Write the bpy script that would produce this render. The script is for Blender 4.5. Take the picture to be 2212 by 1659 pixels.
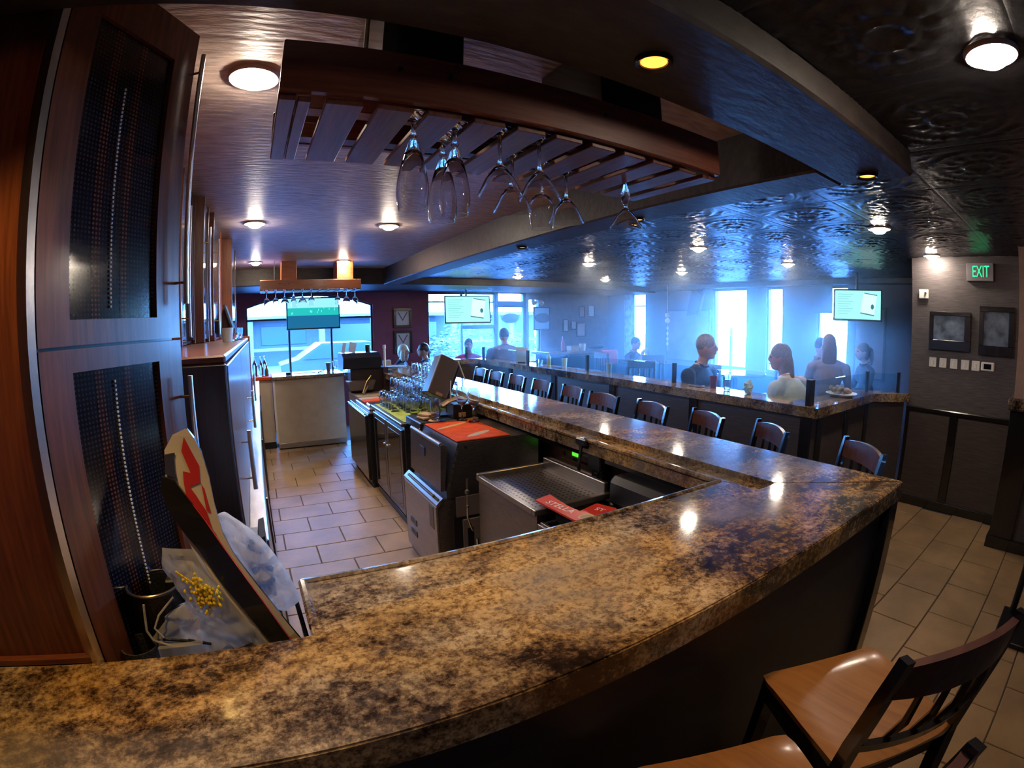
import bpy, bmesh, math, random
from mathutils import Matrix, Vector, noise
from math import sin, cos, pi, radians, atan2, sqrt

for _o in list(bpy.data.objects):
    bpy.data.objects.remove(_o)
SC = bpy.context.scene
COL = SC.collection
random.seed(7)

# ------------------------------------------------------------------ camera
cam_data = bpy.data.cameras.new('camera')
cam_data.type = 'PANO'
cam_data.panorama_type = 'FISHEYE_LENS_POLYNOMIAL'
cam_data.sensor_fit = 'HORIZONTAL'
cam_data.sensor_width = 36
cam_data.fisheye_fov = radians(200)
cam_data.fisheye_polynomial_k0 = 0.0
cam_data.fisheye_polynomial_k1 = -5.75957692e-02
cam_data.fisheye_polynomial_k2 = -6.92434346e-06
cam_data.fisheye_polynomial_k3 = 8.40496596e-06
cam_data.fisheye_polynomial_k4 = -8.97836127e-08
cam_data.clip_start = 0.02
cam = bpy.data.objects.new('camera', cam_data)
COL.objects.link(cam)
cam.matrix_world = (Matrix.Translation((0, 0, 1.72)) @ Matrix.Rotation(-0.505, 4, 'Z')
                    @ Matrix.Rotation(pi / 2 - 0.1246, 4, 'X') @ Matrix.Rotation(-0.0097, 4, 'Z'))
SC.camera = cam

# ------------------------------------------------------------------ world, exposure
SC.view_settings.view_transform = 'Standard'
SC.view_settings.look = 'None'
SC.view_settings.gamma = 1.0
SC.view_settings.use_curve_mapping = False
SC.view_settings.exposure = 0.4
SC.cycles.caustics_reflective = False
SC.cycles.caustics_refractive = False
SC.cycles.blur_glossy = 0.15
SC.cycles.sample_clamp_indirect = 6.0
SC.cycles.max_bounces = 20
SC.cycles.transparent_max_bounces = 48
SC.cycles.transmission_bounces = 20
SC.cycles.volume_bounces = 0
SC.cycles.diffuse_bounces = 4
SC.cycles.glossy_bounces = 5
SC.cycles.use_denoising = True

SKY_STRENGTH = 40.0
LAMP_W = 30.0
AMBER_W = 22.0
world = bpy.data.worlds.new('sky')
SC.world = world
world.use_nodes = True
wn, wl = world.node_tree.nodes, world.node_tree.links
bg = wn['Background']
tc = wn.new('ShaderNodeTexCoord')
sx = wn.new('ShaderNodeSeparateXYZ')
rmp = wn.new('ShaderNodeValToRGB')
wl.new(tc.outputs['Generated'], sx.inputs[0])
wl.new(sx.outputs['Z'], rmp.inputs[0])
rmp.color_ramp.elements[0].position = 0.0
rmp.color_ramp.elements[0].color = (0.14, 0.42, 1.0, 1)
rmp.color_ramp.elements[1].position = 0.8
rmp.color_ramp.elements[1].color = (0.06, 0.22, 0.85, 1)
# the sky brightens smoothly towards the sun, which stands over the dining room side
sun_dot = wn.new('ShaderNodeVectorMath')
sun_dot.operation = 'DOT_PRODUCT'
sun_dot.inputs[1].default_value = Vector((0.90, 0.30, 0.32)).normalized()
wl.new(tc.outputs['Generated'], sun_dot.inputs[0])
glow = wn.new('ShaderNodeMapRange')
glow.interpolation_type = 'SMOOTHERSTEP'
glow.inputs['From Min'].default_value = 0.30
glow.inputs['From Max'].default_value = 1.0
glow.inputs['To Min'].default_value = SKY_STRENGTH
glow.inputs['To Max'].default_value = SKY_STRENGTH * 3.2
wl.new(sun_dot.outputs['Value'], glow.inputs['Value'])
wl.new(rmp.outputs[0], bg.inputs[0])
wl.new(glow.outputs[0], bg.inputs[1])


def portal(name, loc, rot, sx_, sy_):
    l = bpy.data.lights.new(name, 'AREA')
    l.shape = 'RECTANGLE'
    l.size, l.size_y = sx_, sy_
    l.cycles.is_portal = True
    o = bpy.data.objects.new(name, l)
    o.location = loc
    o.rotation_euler = rot
    COL.objects.link(o)


# portals only tell the renderer where the sky can come in (no light of their own)
portal('window_portal', (0.91, 8.86, 1.55), (radians(-90), 0, 0), 2.3, 1.5)
portal('window_portal', (4.4, 8.86, 1.4), (radians(-90), 0, 0), 2.6, 2.0)
for _y, _h in ((7.8, 0.9), (5.46, 0.8), (4.5, 0.4), (3.42, 0.6)):
    portal('window_portal', (7.46, _y, 1.55), (0, radians(90), 0), 1.7, _h)


def downlight(name, loc, color, watts, ang=95, blend=0.7):
    l = bpy.data.lights.new(name, 'SPOT')
    l.energy = watts
    l.color = color
    l.spot_size = radians(ang)
    l.spot_blend = blend
    l.shadow_soft_size = 0.04
    o = bpy.data.objects.new(name, l)
    o.location = loc
    COL.objects.link(o)


# ------------------------------------------------------------------ materials
def new_mat(name):
    m = bpy.data.materials.new(name)
    m.use_nodes = True
    nt = m.node_tree
    return m, nt.nodes, nt.links, nt.nodes['Principled BSDF']


def setp(b, **kw):
    names = {'rough': 'Roughness', 'metal': 'Metallic', 'spec': 'Specular IOR Level', 'coat': 'Coat Weight', 'coat_rough': 'Coat Roughness',
             'trans': 'Transmission Weight', 'ior': 'IOR', 'alpha': 'Alpha', 'emit': 'Emission Strength'}
    for k, v in kw.items():
        b.inputs[names[k]].default_value = v


def plain(name, col, rough=0.5, metal=0.0, var=0.0, vscale=8.0, bump=0.0, bscale=80.0, **kw):
    m, n, l, b = new_mat(name)
    b.inputs['Base Color'].default_value = (*col, 1)
    setp(b, rough=rough, metal=metal, **kw)
    geo = n.new('ShaderNodeNewGeometry')
    if var > 0:
        t = n.new('ShaderNodeTexNoise')
        t.inputs['Scale'].default_value = vscale
        t.inputs['Detail'].default_value = 5
        l.new(geo.outputs['Position'], t.inputs['Vector'])
        r = n.new('ShaderNodeValToRGB')
        r.color_ramp.elements[0].position = 0.3
        r.color_ramp.elements[1].position = 0.7
        r.color_ramp.elements[0].color = tuple(c * (1 - var) for c in col) + (1,)
        r.color_ramp.elements[1].color = tuple(min(1, c * (1 + var)) for c in col) + (1,)
        l.new(t.outputs['Fac'], r.inputs[0])
        l.new(r.outputs[0], b.inputs['Base Color'])
    if bump > 0:
        t2 = n.new('ShaderNodeTexNoise')
        t2.inputs['Scale'].default_value = bscale
        t2.inputs['Detail'].default_value = 4
        l.new(geo.outputs['Position'], t2.inputs['Vector'])
        bp = n.new('ShaderNodeBump')
        bp.inputs['Strength'].default_value = bump
        bp.inputs['Distance'].default_value = 0.01
        l.new(t2.outputs['Fac'], bp.inputs['Height'])
        l.new(bp.outputs[0], b.inputs['Normal'])
    return m


def wood(name, c1, c2, rough=0.35, axis='Z', scale=18.0, coat=0.2):
    m, n, l, b = new_mat(name)
    geo = n.new('ShaderNodeNewGeometry')
    mp = n.new('ShaderNodeMapping')
    s = {'X': (0.06, 1, 1), 'Y': (1, 0.06, 1), 'Z': (1, 1, 0.06)}[axis]
    mp.inputs['Scale'].default_value = s
    l.new(geo.outputs['Position'], mp.inputs['Vector'])
    t = n.new('ShaderNodeTexNoise')
    t.inputs['Scale'].default_value = scale * 5
    t.inputs['Detail'].default_value = 6
    t.inputs['Roughness'].default_value = 0.6
    l.new(mp.outputs[0], t.inputs['Vector'])
    r = n.new('ShaderNodeValToRGB')
    r.color_ramp.elements[0].position = 0.32
    r.color_ramp.elements[1].position = 0.68
    r.color_ramp.elements[0].color = (*c1, 1)
    r.color_ramp.elements[1].color = (*c2, 1)
    l.new(t.outputs['Fac'], r.inputs[0])
    l.new(r.outputs[0], b.inputs['Base Color'])
    setp(b, rough=rough, coat=coat, coat_rough=0.15)
    bp = n.new('ShaderNodeBump')
    bp.inputs['Strength'].default_value = 0.06
    bp.inputs['Distance'].default_value = 0.004
    l.new(t.outputs['Fac'], bp.inputs['Height'])
    l.new(bp.outputs[0], b.inputs['Normal'])
    return m


def emissive(name, col, strength):
    m = bpy.data.materials.new(name)
    m.use_nodes = True
    n, l = m.node_tree.nodes, m.node_tree.links
    n.remove(n['Principled BSDF'])
    e = n.new('ShaderNodeEmission')
    e.inputs[0].default_value = (*col, 1)
    e.inputs[1].default_value = strength
    l.new(e.outputs[0], n['Material Output'].inputs[0])
    return m


def thin_glass(name, tint=(1, 1, 1), gloss=0.9, rough=0.0):
    m = bpy.data.materials.new(name)
    m.use_nodes = True
    n, l = m.node_tree.nodes, m.node_tree.links
    n.remove(n['Principled BSDF'])
    tr = n.new('ShaderNodeBsdfTransparent')
    tr.inputs[0].default_value = (*tint, 1)
    gl = n.new('ShaderNodeBsdfGlossy')
    gl.inputs['Roughness'].default_value = rough
    fr = n.new('ShaderNodeFresnel')
    fr.inputs[0].default_value = 1.45
    mu = n.new('ShaderNodeMath')
    mu.operation = 'MULTIPLY'
    mu.inputs[1].default_value = gloss
    mx = n.new('ShaderNodeMixShader')
    geo = n.new('ShaderNodeNewGeometry')
    inv = n.new('ShaderNodeMath')
    inv.operation = 'SUBTRACT'
    inv.inputs[0].default_value = 1.0
    l.new(geo.outputs['Backfacing'], inv.inputs[1])
    front = n.new('ShaderNodeMath')
    front.operation = 'MULTIPLY'
    l.new(fr.outputs[0], mu.inputs[0])
    l.new(mu.outputs[0], front.inputs[0])
    l.new(inv.outputs[0], front.inputs[1])
    l.new(front.outputs[0], mx.inputs[0])
    l.new(tr.outputs[0], mx.inputs[1])
    l.new(gl.outputs[0], mx.inputs[2])
    l.new(mx.outputs[0], n['Material Output'].inputs[0])
    return m


def plastic_film(name, tint, milk=0.35, rough=0.12):
    """translucent polythene: part see-through, part milky scattering, with a shiny skin"""
    m = bpy.data.materials.new(name)
    m.use_nodes = True
    n, l = m.node_tree.nodes, m.node_tree.links
    n.remove(n['Principled BSDF'])
    tr = n.new('ShaderNodeBsdfTransparent')
    tr.inputs[0].default_value = (0.93, 0.93, 0.95, 1)
    df = n.new('ShaderNodeBsdfDiffuse')
    df.inputs[0].default_value = (*tint, 1)
    tl = n.new('ShaderNodeBsdfTranslucent')
    tl.inputs[0].default_value = (*tint, 1)
    gl = n.new('ShaderNodeBsdfGlossy')
    gl.inputs['Roughness'].default_value = rough
    lw = n.new('ShaderNodeFresnel')
    lw.inputs[0].default_value = 1.5
    a = n.new('ShaderNodeMixShader')
    a.inputs[0].default_value = 0.45
    bmx = n.new('ShaderNodeMixShader')
    bmx.inputs[0].default_value = milk
    c = n.new('ShaderNodeMixShader')
    geo = n.new('ShaderNodeNewGeometry')
    t = n.new('ShaderNodeTexNoise')
    t.inputs['Scale'].default_value = 26
    t.inputs['Detail'].default_value = 4
    bp = n.new('ShaderNodeBump')
    bp.inputs['Strength'].default_value = 0.9
    bp.inputs['Distance'].default_value = 0.012
    l.new(geo.outputs['Position'], t.inputs['Vector'])
    l.new(t.outputs['Fac'], bp.inputs['Height'])
    l.new(bp.outputs[0], gl.inputs['Normal'])
    l.new(bp.outputs[0], lw.inputs['Normal'])
    l.new(df.outputs[0], a.inputs[1])
    l.new(tl.outputs[0], a.inputs[2])
    l.new(tr.outputs[0], bmx.inputs[1])
    l.new(a.outputs[0], bmx.inputs[2])
    inv = n.new('ShaderNodeMath')
    inv.operation = 'SUBTRACT'
    inv.inputs[0].default_value = 1.0
    l.new(geo.outputs['Backfacing'], inv.inputs[1])
    front = n.new('ShaderNodeMath')
    front.operation = 'MULTIPLY'
    l.new(lw.outputs[0], front.inputs[0])
    l.new(inv.outputs[0], front.inputs[1])
    l.new(front.outputs[0], c.inputs[0])
    l.new(bmx.outputs[0], c.inputs[1])
    l.new(gl.outputs[0], c.inputs[2])
    l.new(c.outputs[0], n['Material Output'].inputs[0])
    return m


def granite(name, swap=0.0):
    m, n, l, b = new_mat(name)
    geo = n.new('ShaderNodeNewGeometry')
    # slow warp of the coordinates makes the flowing bands
    w = n.new('ShaderNodeTexNoise')
    w.inputs['Scale'].default_value = 1.6
    w.inputs['Detail'].default_value = 3
    l.new(geo.outputs['Position'], w.inputs['Vector'])
    sub = n.new('ShaderNodeVectorMath')
    sub.operation = 'SUBTRACT'
    sub.inputs[1].default_value = (0.5, 0.5, 0.5)
    l.new(w.outputs['Color'], sub.inputs[0])
    sc = n.new('ShaderNodeVectorMath')
    sc.operation = 'SCALE'
    sc.inputs['Scale'].default_value = 0.30
    l.new(sub.outputs[0], sc.inputs[0])
    add = n.new('ShaderNodeVectorMath')
    l.new(geo.outputs['Position'], add.inputs[0])
    l.new(sc.outputs[0], add.inputs[1])
    mp = n.new('ShaderNodeMapping')
    mp.inputs['Rotation'].default_value = (0, 0, radians(-28))
    mp.inputs['Scale'].default_value = (0.9, 1.7, 1.3)
    l.new(add.outputs[0], mp.inputs['Vector'])
    t1 = n.new('ShaderNodeTexNoise')
    t1.inputs['Scale'].default_value = 3.6
    t1.inputs['Detail'].default_value = 14
    t1.inputs['Roughness'].default_value = 0.78
    l.new(mp.outputs[0], t1.inputs['Vector'])
    tg = n.new('ShaderNodeTexNoise')
    tg.inputs['Scale'].default_value = 46
    tg.inputs['Detail'].default_value = 5
    tg.inputs['Roughness'].default_value = 0.75
    l.new(geo.outputs['Position'], tg.inputs['Vector'])
    mixg = n.new('ShaderNodeMixRGB')
    mixg.inputs[0].default_value = 0.30
    l.new(t1.outputs['Fac'], mixg.inputs[1])
    l.new(tg.outputs['Fac'], mixg.inputs[2])
    r1 = n.new('ShaderNodeValToRGB')
    e = r1.color_ramp.elements
    e[0].position, e[0].color = 0.37, (0.010, 0.008, 0.010, 1)
    e[1].position, e[1].color = 0.70, (0.60, 0.51, 0.40, 1)
    for p, c in ((0.425, (0.045, 0.030, 0.026)), (0.47, (0.16, 0.115, 0.08)), (0.52, (0.35, 0.265, 0.165)), (0.59, (0.50, 0.405, 0.28))):
        k = r1.color_ramp.elements.new(p)
        k.color = (*c, 1)
    big = n.new('ShaderNodeTexNoise')
    big.inputs['Scale'].default_value = 1.25
    big.inputs['Detail'].default_value = 2
    l.new(geo.outputs['Position'], big.inputs['Vector'])
    bm1 = n.new('ShaderNodeMath')
    bm1.operation = 'MULTIPLY_ADD'
    bm1.inputs[1].default_value = 0.34
    bm1.inputs[2].default_value = -0.165
    l.new(big.outputs['Fac'], bm1.inputs[0])
    bm2 = n.new('ShaderNodeMath')
    l.new(bm1.outputs[0], bm2.inputs[0])
    l.new(mixg.outputs[0], bm2.inputs[1])
    l.new(bm2.outputs[0], r1.inputs[0])
    # grains
    v = n.new('ShaderNodeTexNoise')
    v.inputs['Scale'].default_value = 75
    v.inputs['Detail'].default_value = 4
    v.inputs['Roughness'].default_value = 0.7
    l.new(geo.outputs['Position'], v.inputs['Vector'])
    r2 = n.new('ShaderNodeValToRGB')
    r2.color_ramp.elements[0].position, r2.color_ramp.elements[0].color = 0.38, (0.22, 0.16, 0.14, 1)
    r2.color_ramp.elements[1].position, r2.color_ramp.elements[1].color = 0.56, (1, 1, 1, 1)
    l.new(v.outputs['Fac'], r2.inputs[0])
    mul = n.new('ShaderNodeMixRGB')
    mul.blend_type = 'MULTIPLY'
    mul.inputs[0].default_value = 0.85
    l.new(r1.outputs[0], mul.inputs[1])
    l.new(r2.outputs[0], mul.inputs[2])
    # grey clouds
    t3 = n.new('ShaderNodeTexNoise')
    t3.inputs['Scale'].default_value = 1.9
    t3.inputs['Detail'].default_value = 7
    mp3 = n.new('ShaderNodeMapping')
    mp3.inputs['Location'].default_value = (3.1, 7.7, 0)
    l.new(mp.outputs[0], mp3.inputs['Vector'])
    l.new(mp3.outputs[0], t3.inputs['Vector'])
    r3 = n.new('ShaderNodeValToRGB')
    r3.color_ramp.elements[0].position, r3.color_ramp.elements[0].color = 0.5, (0, 0, 0, 1)
    r3.color_ramp.elements[1].position, r3.color_ramp.elements[1].color = 0.66, (0.75, 0.75, 0.75, 1)
    l.new(t3.outputs['Fac'], r3.inputs[0])
    # gold stained zones against cream ones
    t4 = n.new('ShaderNodeTexNoise')
    t4.inputs['Scale'].default_value = 1.7
    t4.inputs['Detail'].default_value = 6
    mp4 = n.new('ShaderNodeMapping')
    mp4.inputs['Location'].default_value = (11.3, 2.2, 0)
    l.new(mp.outputs[0], mp4.inputs['Vector'])
    l.new(mp4.outputs[0], t4.inputs['Vector'])
    r4 = n.new('ShaderNodeValToRGB')
    r4.color_ramp.elements[0].position, r4.color_ramp.elements[0].color = 0.44, (1.0, 0.95, 0.92, 1)
    r4.color_ramp.elements[1].position, r4.color_ramp.elements[1].color = 0.58, (1.06, 0.82, 0.48, 1)
    l.new(t4.outputs['Fac'], r4.inputs[0])
    gold = n.new('ShaderNodeMixRGB')
    gold.blend_type = 'MULTIPLY'
    gold.inputs[0].default_value = 1.0
    l.new(mul.outputs[0], gold.inputs[1])
    l.new(r4.outputs[0], gold.inputs[2])
    mx = n.new('ShaderNodeMixRGB')
    mx.inputs[2].default_value = (0.16, 0.14, 0.135, 1)
    l.new(r3.outputs[0], mx.inputs[0])
    l.new(gold.outputs[0], mx.inputs[1])
    l.new(mx.outputs[0], b.inputs['Base Color'])
    setp(b, rough=0.09, spec=0.55)
    bp = n.new('ShaderNodeBump')
    bp.inputs['Strength'].default_value = 0.004
    bp.inputs['Distance'].default_value = 0.002
    l.new(v.outputs['Fac'], bp.inputs['Height'])
    l.new(bp.outputs[0], b.inputs['Normal'])
    return m


def streaked(name, c1, c2, axis_scale, scale=30, rough=0.6, bump=0.3, spec=0.5, metal=0.0):
    """brushed / grass-cloth / faux finish: noise stretched along an axis"""
    m, n, l, b = new_mat(name)
    geo = n.new('ShaderNodeNewGeometry')
    mp = n.new('ShaderNodeMapping')
    mp.inputs['Scale'].default_value = axis_scale
    l.new(geo.outputs['Position'], mp.inputs['Vector'])
    t = n.new('ShaderNodeTexNoise')
    t.inputs['Scale'].default_value = scale
    t.inputs['Detail'].default_value = 6
    l.new(mp.outputs[0], t.inputs['Vector'])
    r = n.new('ShaderNodeValToRGB')
    r.color_ramp.elements[0].position, r.color_ramp.elements[0].color = 0.3, (*c1, 1)
    r.color_ramp.elements[1].position, r.color_ramp.elements[1].color = 0.7, (*c2, 1)
    l.new(t.outputs['Fac'], r.inputs[0])
    l.new(r.outputs[0], b.inputs['Base Color'])
    bp = n.new('ShaderNodeBump')
    bp.inputs['Strength'].default_value = bump
    bp.inputs['Distance'].default_value = 0.006
    l.new(t.outputs['Fac'], bp.inputs['Height'])
    l.new(bp.outputs[0], b.inputs['Normal'])
    setp(b, rough=rough, spec=spec, metal=metal)
    return m


def perforated(name, c1=(0.006, 0.005, 0.008), c2=(0.028, 0.022, 0.03)):
    """dark glass over a perforated metal screen: a regular grid of small dots"""
    m, n, l, b = new_mat(name)
    geo = n.new('ShaderNodeNewGeometry')
    dot = n.new('ShaderNodeVectorMath')
    dot.operation = 'DOT_PRODUCT'
    dot.inputs[1].default_value = (0.534, 0.845, 0)
    l.new(geo.outputs['Position'], dot.inputs[0])
    sp = n.new('ShaderNodeSeparateXYZ')
    l.new(geo.outputs['Position'], sp.inputs[0])
    outs = []
    for src in (dot.outputs['Value'], sp.outputs['Z']):
        mu = n.new('ShaderNodeMath')
        mu.operation = 'MULTIPLY'
        mu.inputs[1].default_value = 2 * pi / 0.0095
        l.new(src, mu.inputs[0])
        s = n.new('ShaderNodeMath')
        s.operation = 'SINE'
        l.new(mu.outputs[0], s.inputs[0])
        outs.append(s)
    ad = n.new('ShaderNodeMath')
    ad.operation = 'ADD'
    l.new(outs[0].outputs[0], ad.inputs[0])
    l.new(outs[1].outputs[0], ad.inputs[1])
    r = n.new('ShaderNodeValToRGB')
    r.color_ramp.elements[0].position, r.color_ramp.elements[0].color = 0.35, (*c1, 1)
    r.color_ramp.elements[1].position, r.color_ramp.elements[1].color = 0.95, (*c2, 1)
    l.new(ad.outputs[0], r.inputs[0])
    l.new(r.outputs[0], b.inputs['Base Color'])
    setp(b, rough=0.13, spec=0.6)
    return m


def lamp_glass(name, col, strength):
    return emissive(name, col, strength)


M = {}
M['cherry'] = wood('cherry_wood', (0.085, 0.022, 0.011), (0.20, 0.058, 0.024), 0.33, 'Z')
M['cherry_x'] = wood('cherry_wood_rail', (0.085, 0.022, 0.011), (0.19, 0.055, 0.024), 0.33, 'X')
M['rack'] = wood('rack_wood', (0.10, 0.024, 0.014), (0.20, 0.055, 0.03), 0.4, 'X')
M['slat'] = wood('rack_slat_wood', (0.10, 0.03, 0.02), (0.21, 0.075, 0.05), 0.4, 'Y')
M['farrack'] = wood('orange_rack_wood', (0.28, 0.075, 0.02), (0.46, 0.14, 0.045), 0.4, 'X')
M['darkwood'] = wood('dark_wood', (0.018, 0.010, 0.009), (0.045, 0.022, 0.017), 0.38, 'Z')
M['blackwood'] = plain('black_lacquered_wood', (0.010, 0.008, 0.009), 0.22, coat=0.4)
M['barpanel'] = plain('bar_front_panel', (0.005, 0.004, 0.005), 0.5, var=0.3)
M['seat'] = wood('stool_seat_wood', (0.26, 0.105, 0.033), (0.37, 0.165, 0.058), 0.28, 'Y', 8, 0.4)
M['crest'] = wood('stool_crest_wood', (0.075, 0.027, 0.02), (0.13, 0.05, 0.034), 0.28, 'X', 8, 0.4)
M['granite'] = granite('gold_granite')
M['tile'] = plain('floor_tile', (0.30, 0.185, 0.095), 0.5, var=0.22, vscale=3.5, bump=0.12, bscale=30)
M['grout'] = plain('grout', (0.07, 0.045, 0.03), 0.85)
M['ceil'] = streaked('faux_finish_ceiling', (0.36, 0.27, 0.22), (0.66, 0.53, 0.45), (0.45, 1.8, 1), 22, 0.45, 0.8, 0.4)
M['soffit'] = streaked('soffit_finish', (0.020, 0.014, 0.013), (0.046, 0.033, 0.030), (0.6, 1.5, 1), 22, 0.5, 0.4)
M['tin'] = plain('embossed_tin', (0.06, 0.057, 0.068), 0.28, 0.8, var=0.3, vscale=30, bump=0.15, bscale=45)
M['maroon'] = plain('maroon_paint', (0.14, 0.02, 0.045), 0.6, var=0.12)
M['cloth_wall'] = streaked('grass_cloth_wall', (0.05, 0.044, 0.05), (0.10, 0.085, 0.09), (1, 0.25, 3.5), 30, 0.6, 0.35)
M['wains'] = streaked('wainscot_panel', (0.045, 0.034, 0.034), (0.085, 0.062, 0.058), (1, 0.25, 3.5), 30, 0.5, 0.3)
M['greywall'] = plain('grey_wall', (0.20, 0.18, 0.20), 0.65, var=0.15)
M['dinwall'] = plain('dining_wall', (0.055, 0.05, 0.065), 0.6, var=0.2, vscale=2)
M['pink'] = plain('plaster_column', (0.36, 0.22, 0.17), 0.7, var=0.1, bump=0.3)
M['beige'] = plain('beige_laminate', (0.52, 0.42, 0.31), 0.55, var=0.08)
M['steel'] = streaked('brushed_steel', (0.30, 0.27, 0.26), (0.42, 0.39, 0.37), (1, 0.2, 6), 40, 0.3, 0.05, 0.5, 0.95)
M['darksteel'] = streaked('dark_steel', (0.17, 0.145, 0.145), (0.26, 0.23, 0.23), (1, 0.3, 6), 40, 0.28, 0.04, 0.5, 0.9)
M['chrome'] = plain('polished_chrome', (0.72, 0.72, 0.74), 0.14, 1.0)
M['handle'] = plain('satin_steel_handle', (0.80, 0.79, 0.80), 0.36, 1.0)
M['satin'] = plain('satin_nickel', (0.62, 0.6, 0.6), 0.25, 1.0)
M['brass'] = plain('brass', (0.6, 0.4, 0.16), 0.25, 1.0)
M['black'] = plain('black_plastic', (0.010, 0.010, 0.012), 0.35)
M['blackmetal'] = plain('black_metal', (0.012, 0.011, 0.013), 0.3, 0.3)
M['greyplastic'] = plain('grey_brown_plastic', (0.13, 0.095, 0.09), 0.45)
M['white'] = plain('white_plastic', (0.75, 0.72, 0.68), 0.4)
M['whitepanel'] = plain('white_wall_board', (0.75, 0.66, 0.60), 0.5, var=0.06)
M['redmat'] = plain('red_bar_mat', (0.62, 0.070, 0.012), 0.8, var=0.18, vscale=14, spec=0.15)
M['greenmat'] = plain('green_bar_mat', (0.33, 0.40, 0.045), 0.6, var=0.15, bump=0.5, bscale=120)
M['red'] = plain('glossy_red', (0.62, 0.035, 0.022), 0.35)
M['whiteink'] = plain('white_print', (0.85, 0.82, 0.78), 0.4)
M['navyink'] = plain('navy_print', (0.04, 0.04, 0.09), 0.4)
M['redink'] = plain('red_print', (0.58, 0.03, 0.03), 0.4)
M['goldink'] = plain('gold_print', (0.55, 0.36, 0.14), 0.4)
M['skiwhite'] = plain('ski_white', (0.72, 0.64, 0.56), 0.25)
M['skiblack'] = plain('ski_black', (0.012, 0.011, 0.012), 0.22, coat=0.3)
M['yellow'] = plain('yellow_beads', (0.85, 0.62, 0.03), 0.3)
M['film'] = plastic_film('clear_plastic_bag', (0.92, 0.92, 0.96), 0.34)
M['milkfilm'] = plastic_film('milky_plastic_bag', (0.92, 0.92, 0.98), 0.62)
M['card'] = plain('cardboard', (0.45, 0.29, 0.16), 0.7)
M['paper'] = plain('paper', (0.8, 0.76, 0.7), 0.6)
M['glass'] = None
m_, n_, l_, b_ = new_mat('drinking_glass')
b_.inputs['Base Color'].default_value = (1, 1, 1, 1)
setp(b_, rough=0.0, trans=1.0, ior=1.47)
M['glass'] = m_
M['pane'] = thin_glass('window_pane', (0.94, 0.98, 1.0), 0.9)
M['pintglass'] = thin_glass('pint_glass', (0.97, 0.985, 1.0), 2.2)
_n, _l = M['pintglass'].node_tree.nodes, M['pintglass'].node_tree.links
_mx = _n['Mix Shader']
_tl = _n.new('ShaderNodeBsdfTranslucent')
_tl.inputs[0].default_value = (0.9, 0.95, 1, 1)
_m2 = _n.new('ShaderNodeMixShader')
_m2.inputs[0].default_value = 0.10
_l.new(_mx.outputs[0], _m2.inputs[1])
_l.new(_tl.outputs[0], _m2.inputs[2])
_l.new(_m2.outputs[0], _n['Material Output'].inputs[0])
M['partglass'] = thin_glass('partition_glass', (0.80, 0.93, 0.97), 1.0)
M['perf'] = perforated('perforated_screen_glass')
M['darkglass'] = plain('dark_cabinet_glass', (0.006, 0.006, 0.009), 0.06, spec=0.7)
M['frame'] = plain('dark_window_frame', (0.012, 0.016, 0.024), 0.45)
M['bulb'] = emissive('lit_bulb', (1.0, 0.84, 0.66), 190.0)
M['amber'] = emissive('lit_amber_bulb', (1.0, 0.27, 0.035), 3.2)
M['trim'] = plain('lamp_trim', (0.55, 0.42, 0.36), 0.35)
M['exitgreen'] = emissive('lit_green_letters', (0.03, 0.75, 0.25), 1.6)
M['lcd'] = emissive('lit_green_display', (0.12, 0.9, 0.05), 0.8)
M['screen'] = emissive('lit_menu_screen', (0.36, 1.0, 0.95), 0.95)
M['screenink'] = emissive('menu_screen_print', (0.18, 0.62, 0.60), 0.8)
M['screenpic'] = emissive('menu_screen_picture', (0.62, 0.92, 0.86), 1.0)
M['screendark'] = emissive('menu_screen_dark_print', (0.03, 0.22, 0.30), 0.7)
M['pitch'] = emissive('lit_game_screen', (0.02, 0.50, 0.48), 0.9)
M['pitchlight'] = emissive('game_screen_highlight', (0.20, 0.9, 0.8), 1.0)
M['pitchdark'] = emissive('game_screen_lower_band', (0.012, 0.14, 0.30), 0.9)
M['pitchtop'] = emissive('game_screen_stand', (0.28, 0.72, 0.82), 1.0)
M['skin'] = plain('skin', (0.36, 0.19, 0.135), 0.5)
M['hair_blonde'] = plain('blonde_hair', (0.55, 0.42, 0.28), 0.45, var=0.25, vscale=60)
M['hair_dark'] = plain('dark_hair', (0.02, 0.014, 0.012), 0.45, var=0.3, vscale=60)
M['hair_brown'] = plain('brown_hair', (0.10, 0.055, 0.03), 0.45, var=0.25, vscale=60)
M['hair_grey'] = plain('grey_hair', (0.16, 0.14, 0.14), 0.5, var=0.25, vscale=60)
M['lips'] = plain('lips', (0.30, 0.10, 0.09), 0.5)
M['eye'] = plain('eye', (0.02, 0.015, 0.015), 0.2)
M['cloth_navy'] = plain('navy_cloth', (0.02, 0.022, 0.045), 0.85, var=0.15)
M['cloth_black'] = plain('black_cloth', (0.014, 0.014, 0.018), 0.85, var=0.15)
M['cloth_pink'] = plain('pink_cloth', (0.62, 0.03, 0.14), 0.8, var=0.12)
M['cloth_grey'] = plain('grey_cloth', (0.18, 0.15, 0.16), 0.85, var=0.12)
M['cloth_white'] = plain('white_cloth', (0.68, 0.62, 0.62), 0.8, var=0.06)
M['cloth_brown'] = plain('brown_cloth', (0.13, 0.10, 0.10), 0.85, var=0.1)
M['denim'] = plain('denim', (0.05, 0.07, 0.14), 0.85, var=0.12)
M['photo'] = plain('framed_photograph', (0.20, 0.22, 0.28), 0.12, var=0.6, vscale=9, coat=0.8)
M['certificate'] = plain('certificate', (0.6, 0.58, 0.55), 0.3, var=0.08)
M['shirt_art'] = plain('framed_grey_mat_board', (0.42, 0.40, 0.38), 0.4)
M['asphalt'] = plain('asphalt', (0.10, 0.11, 0.115), 0.9, var=0.1)
M['facade'] = plain('pale_facade', (0.05, 0.065, 0.085), 0.8, var=0.1)
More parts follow.
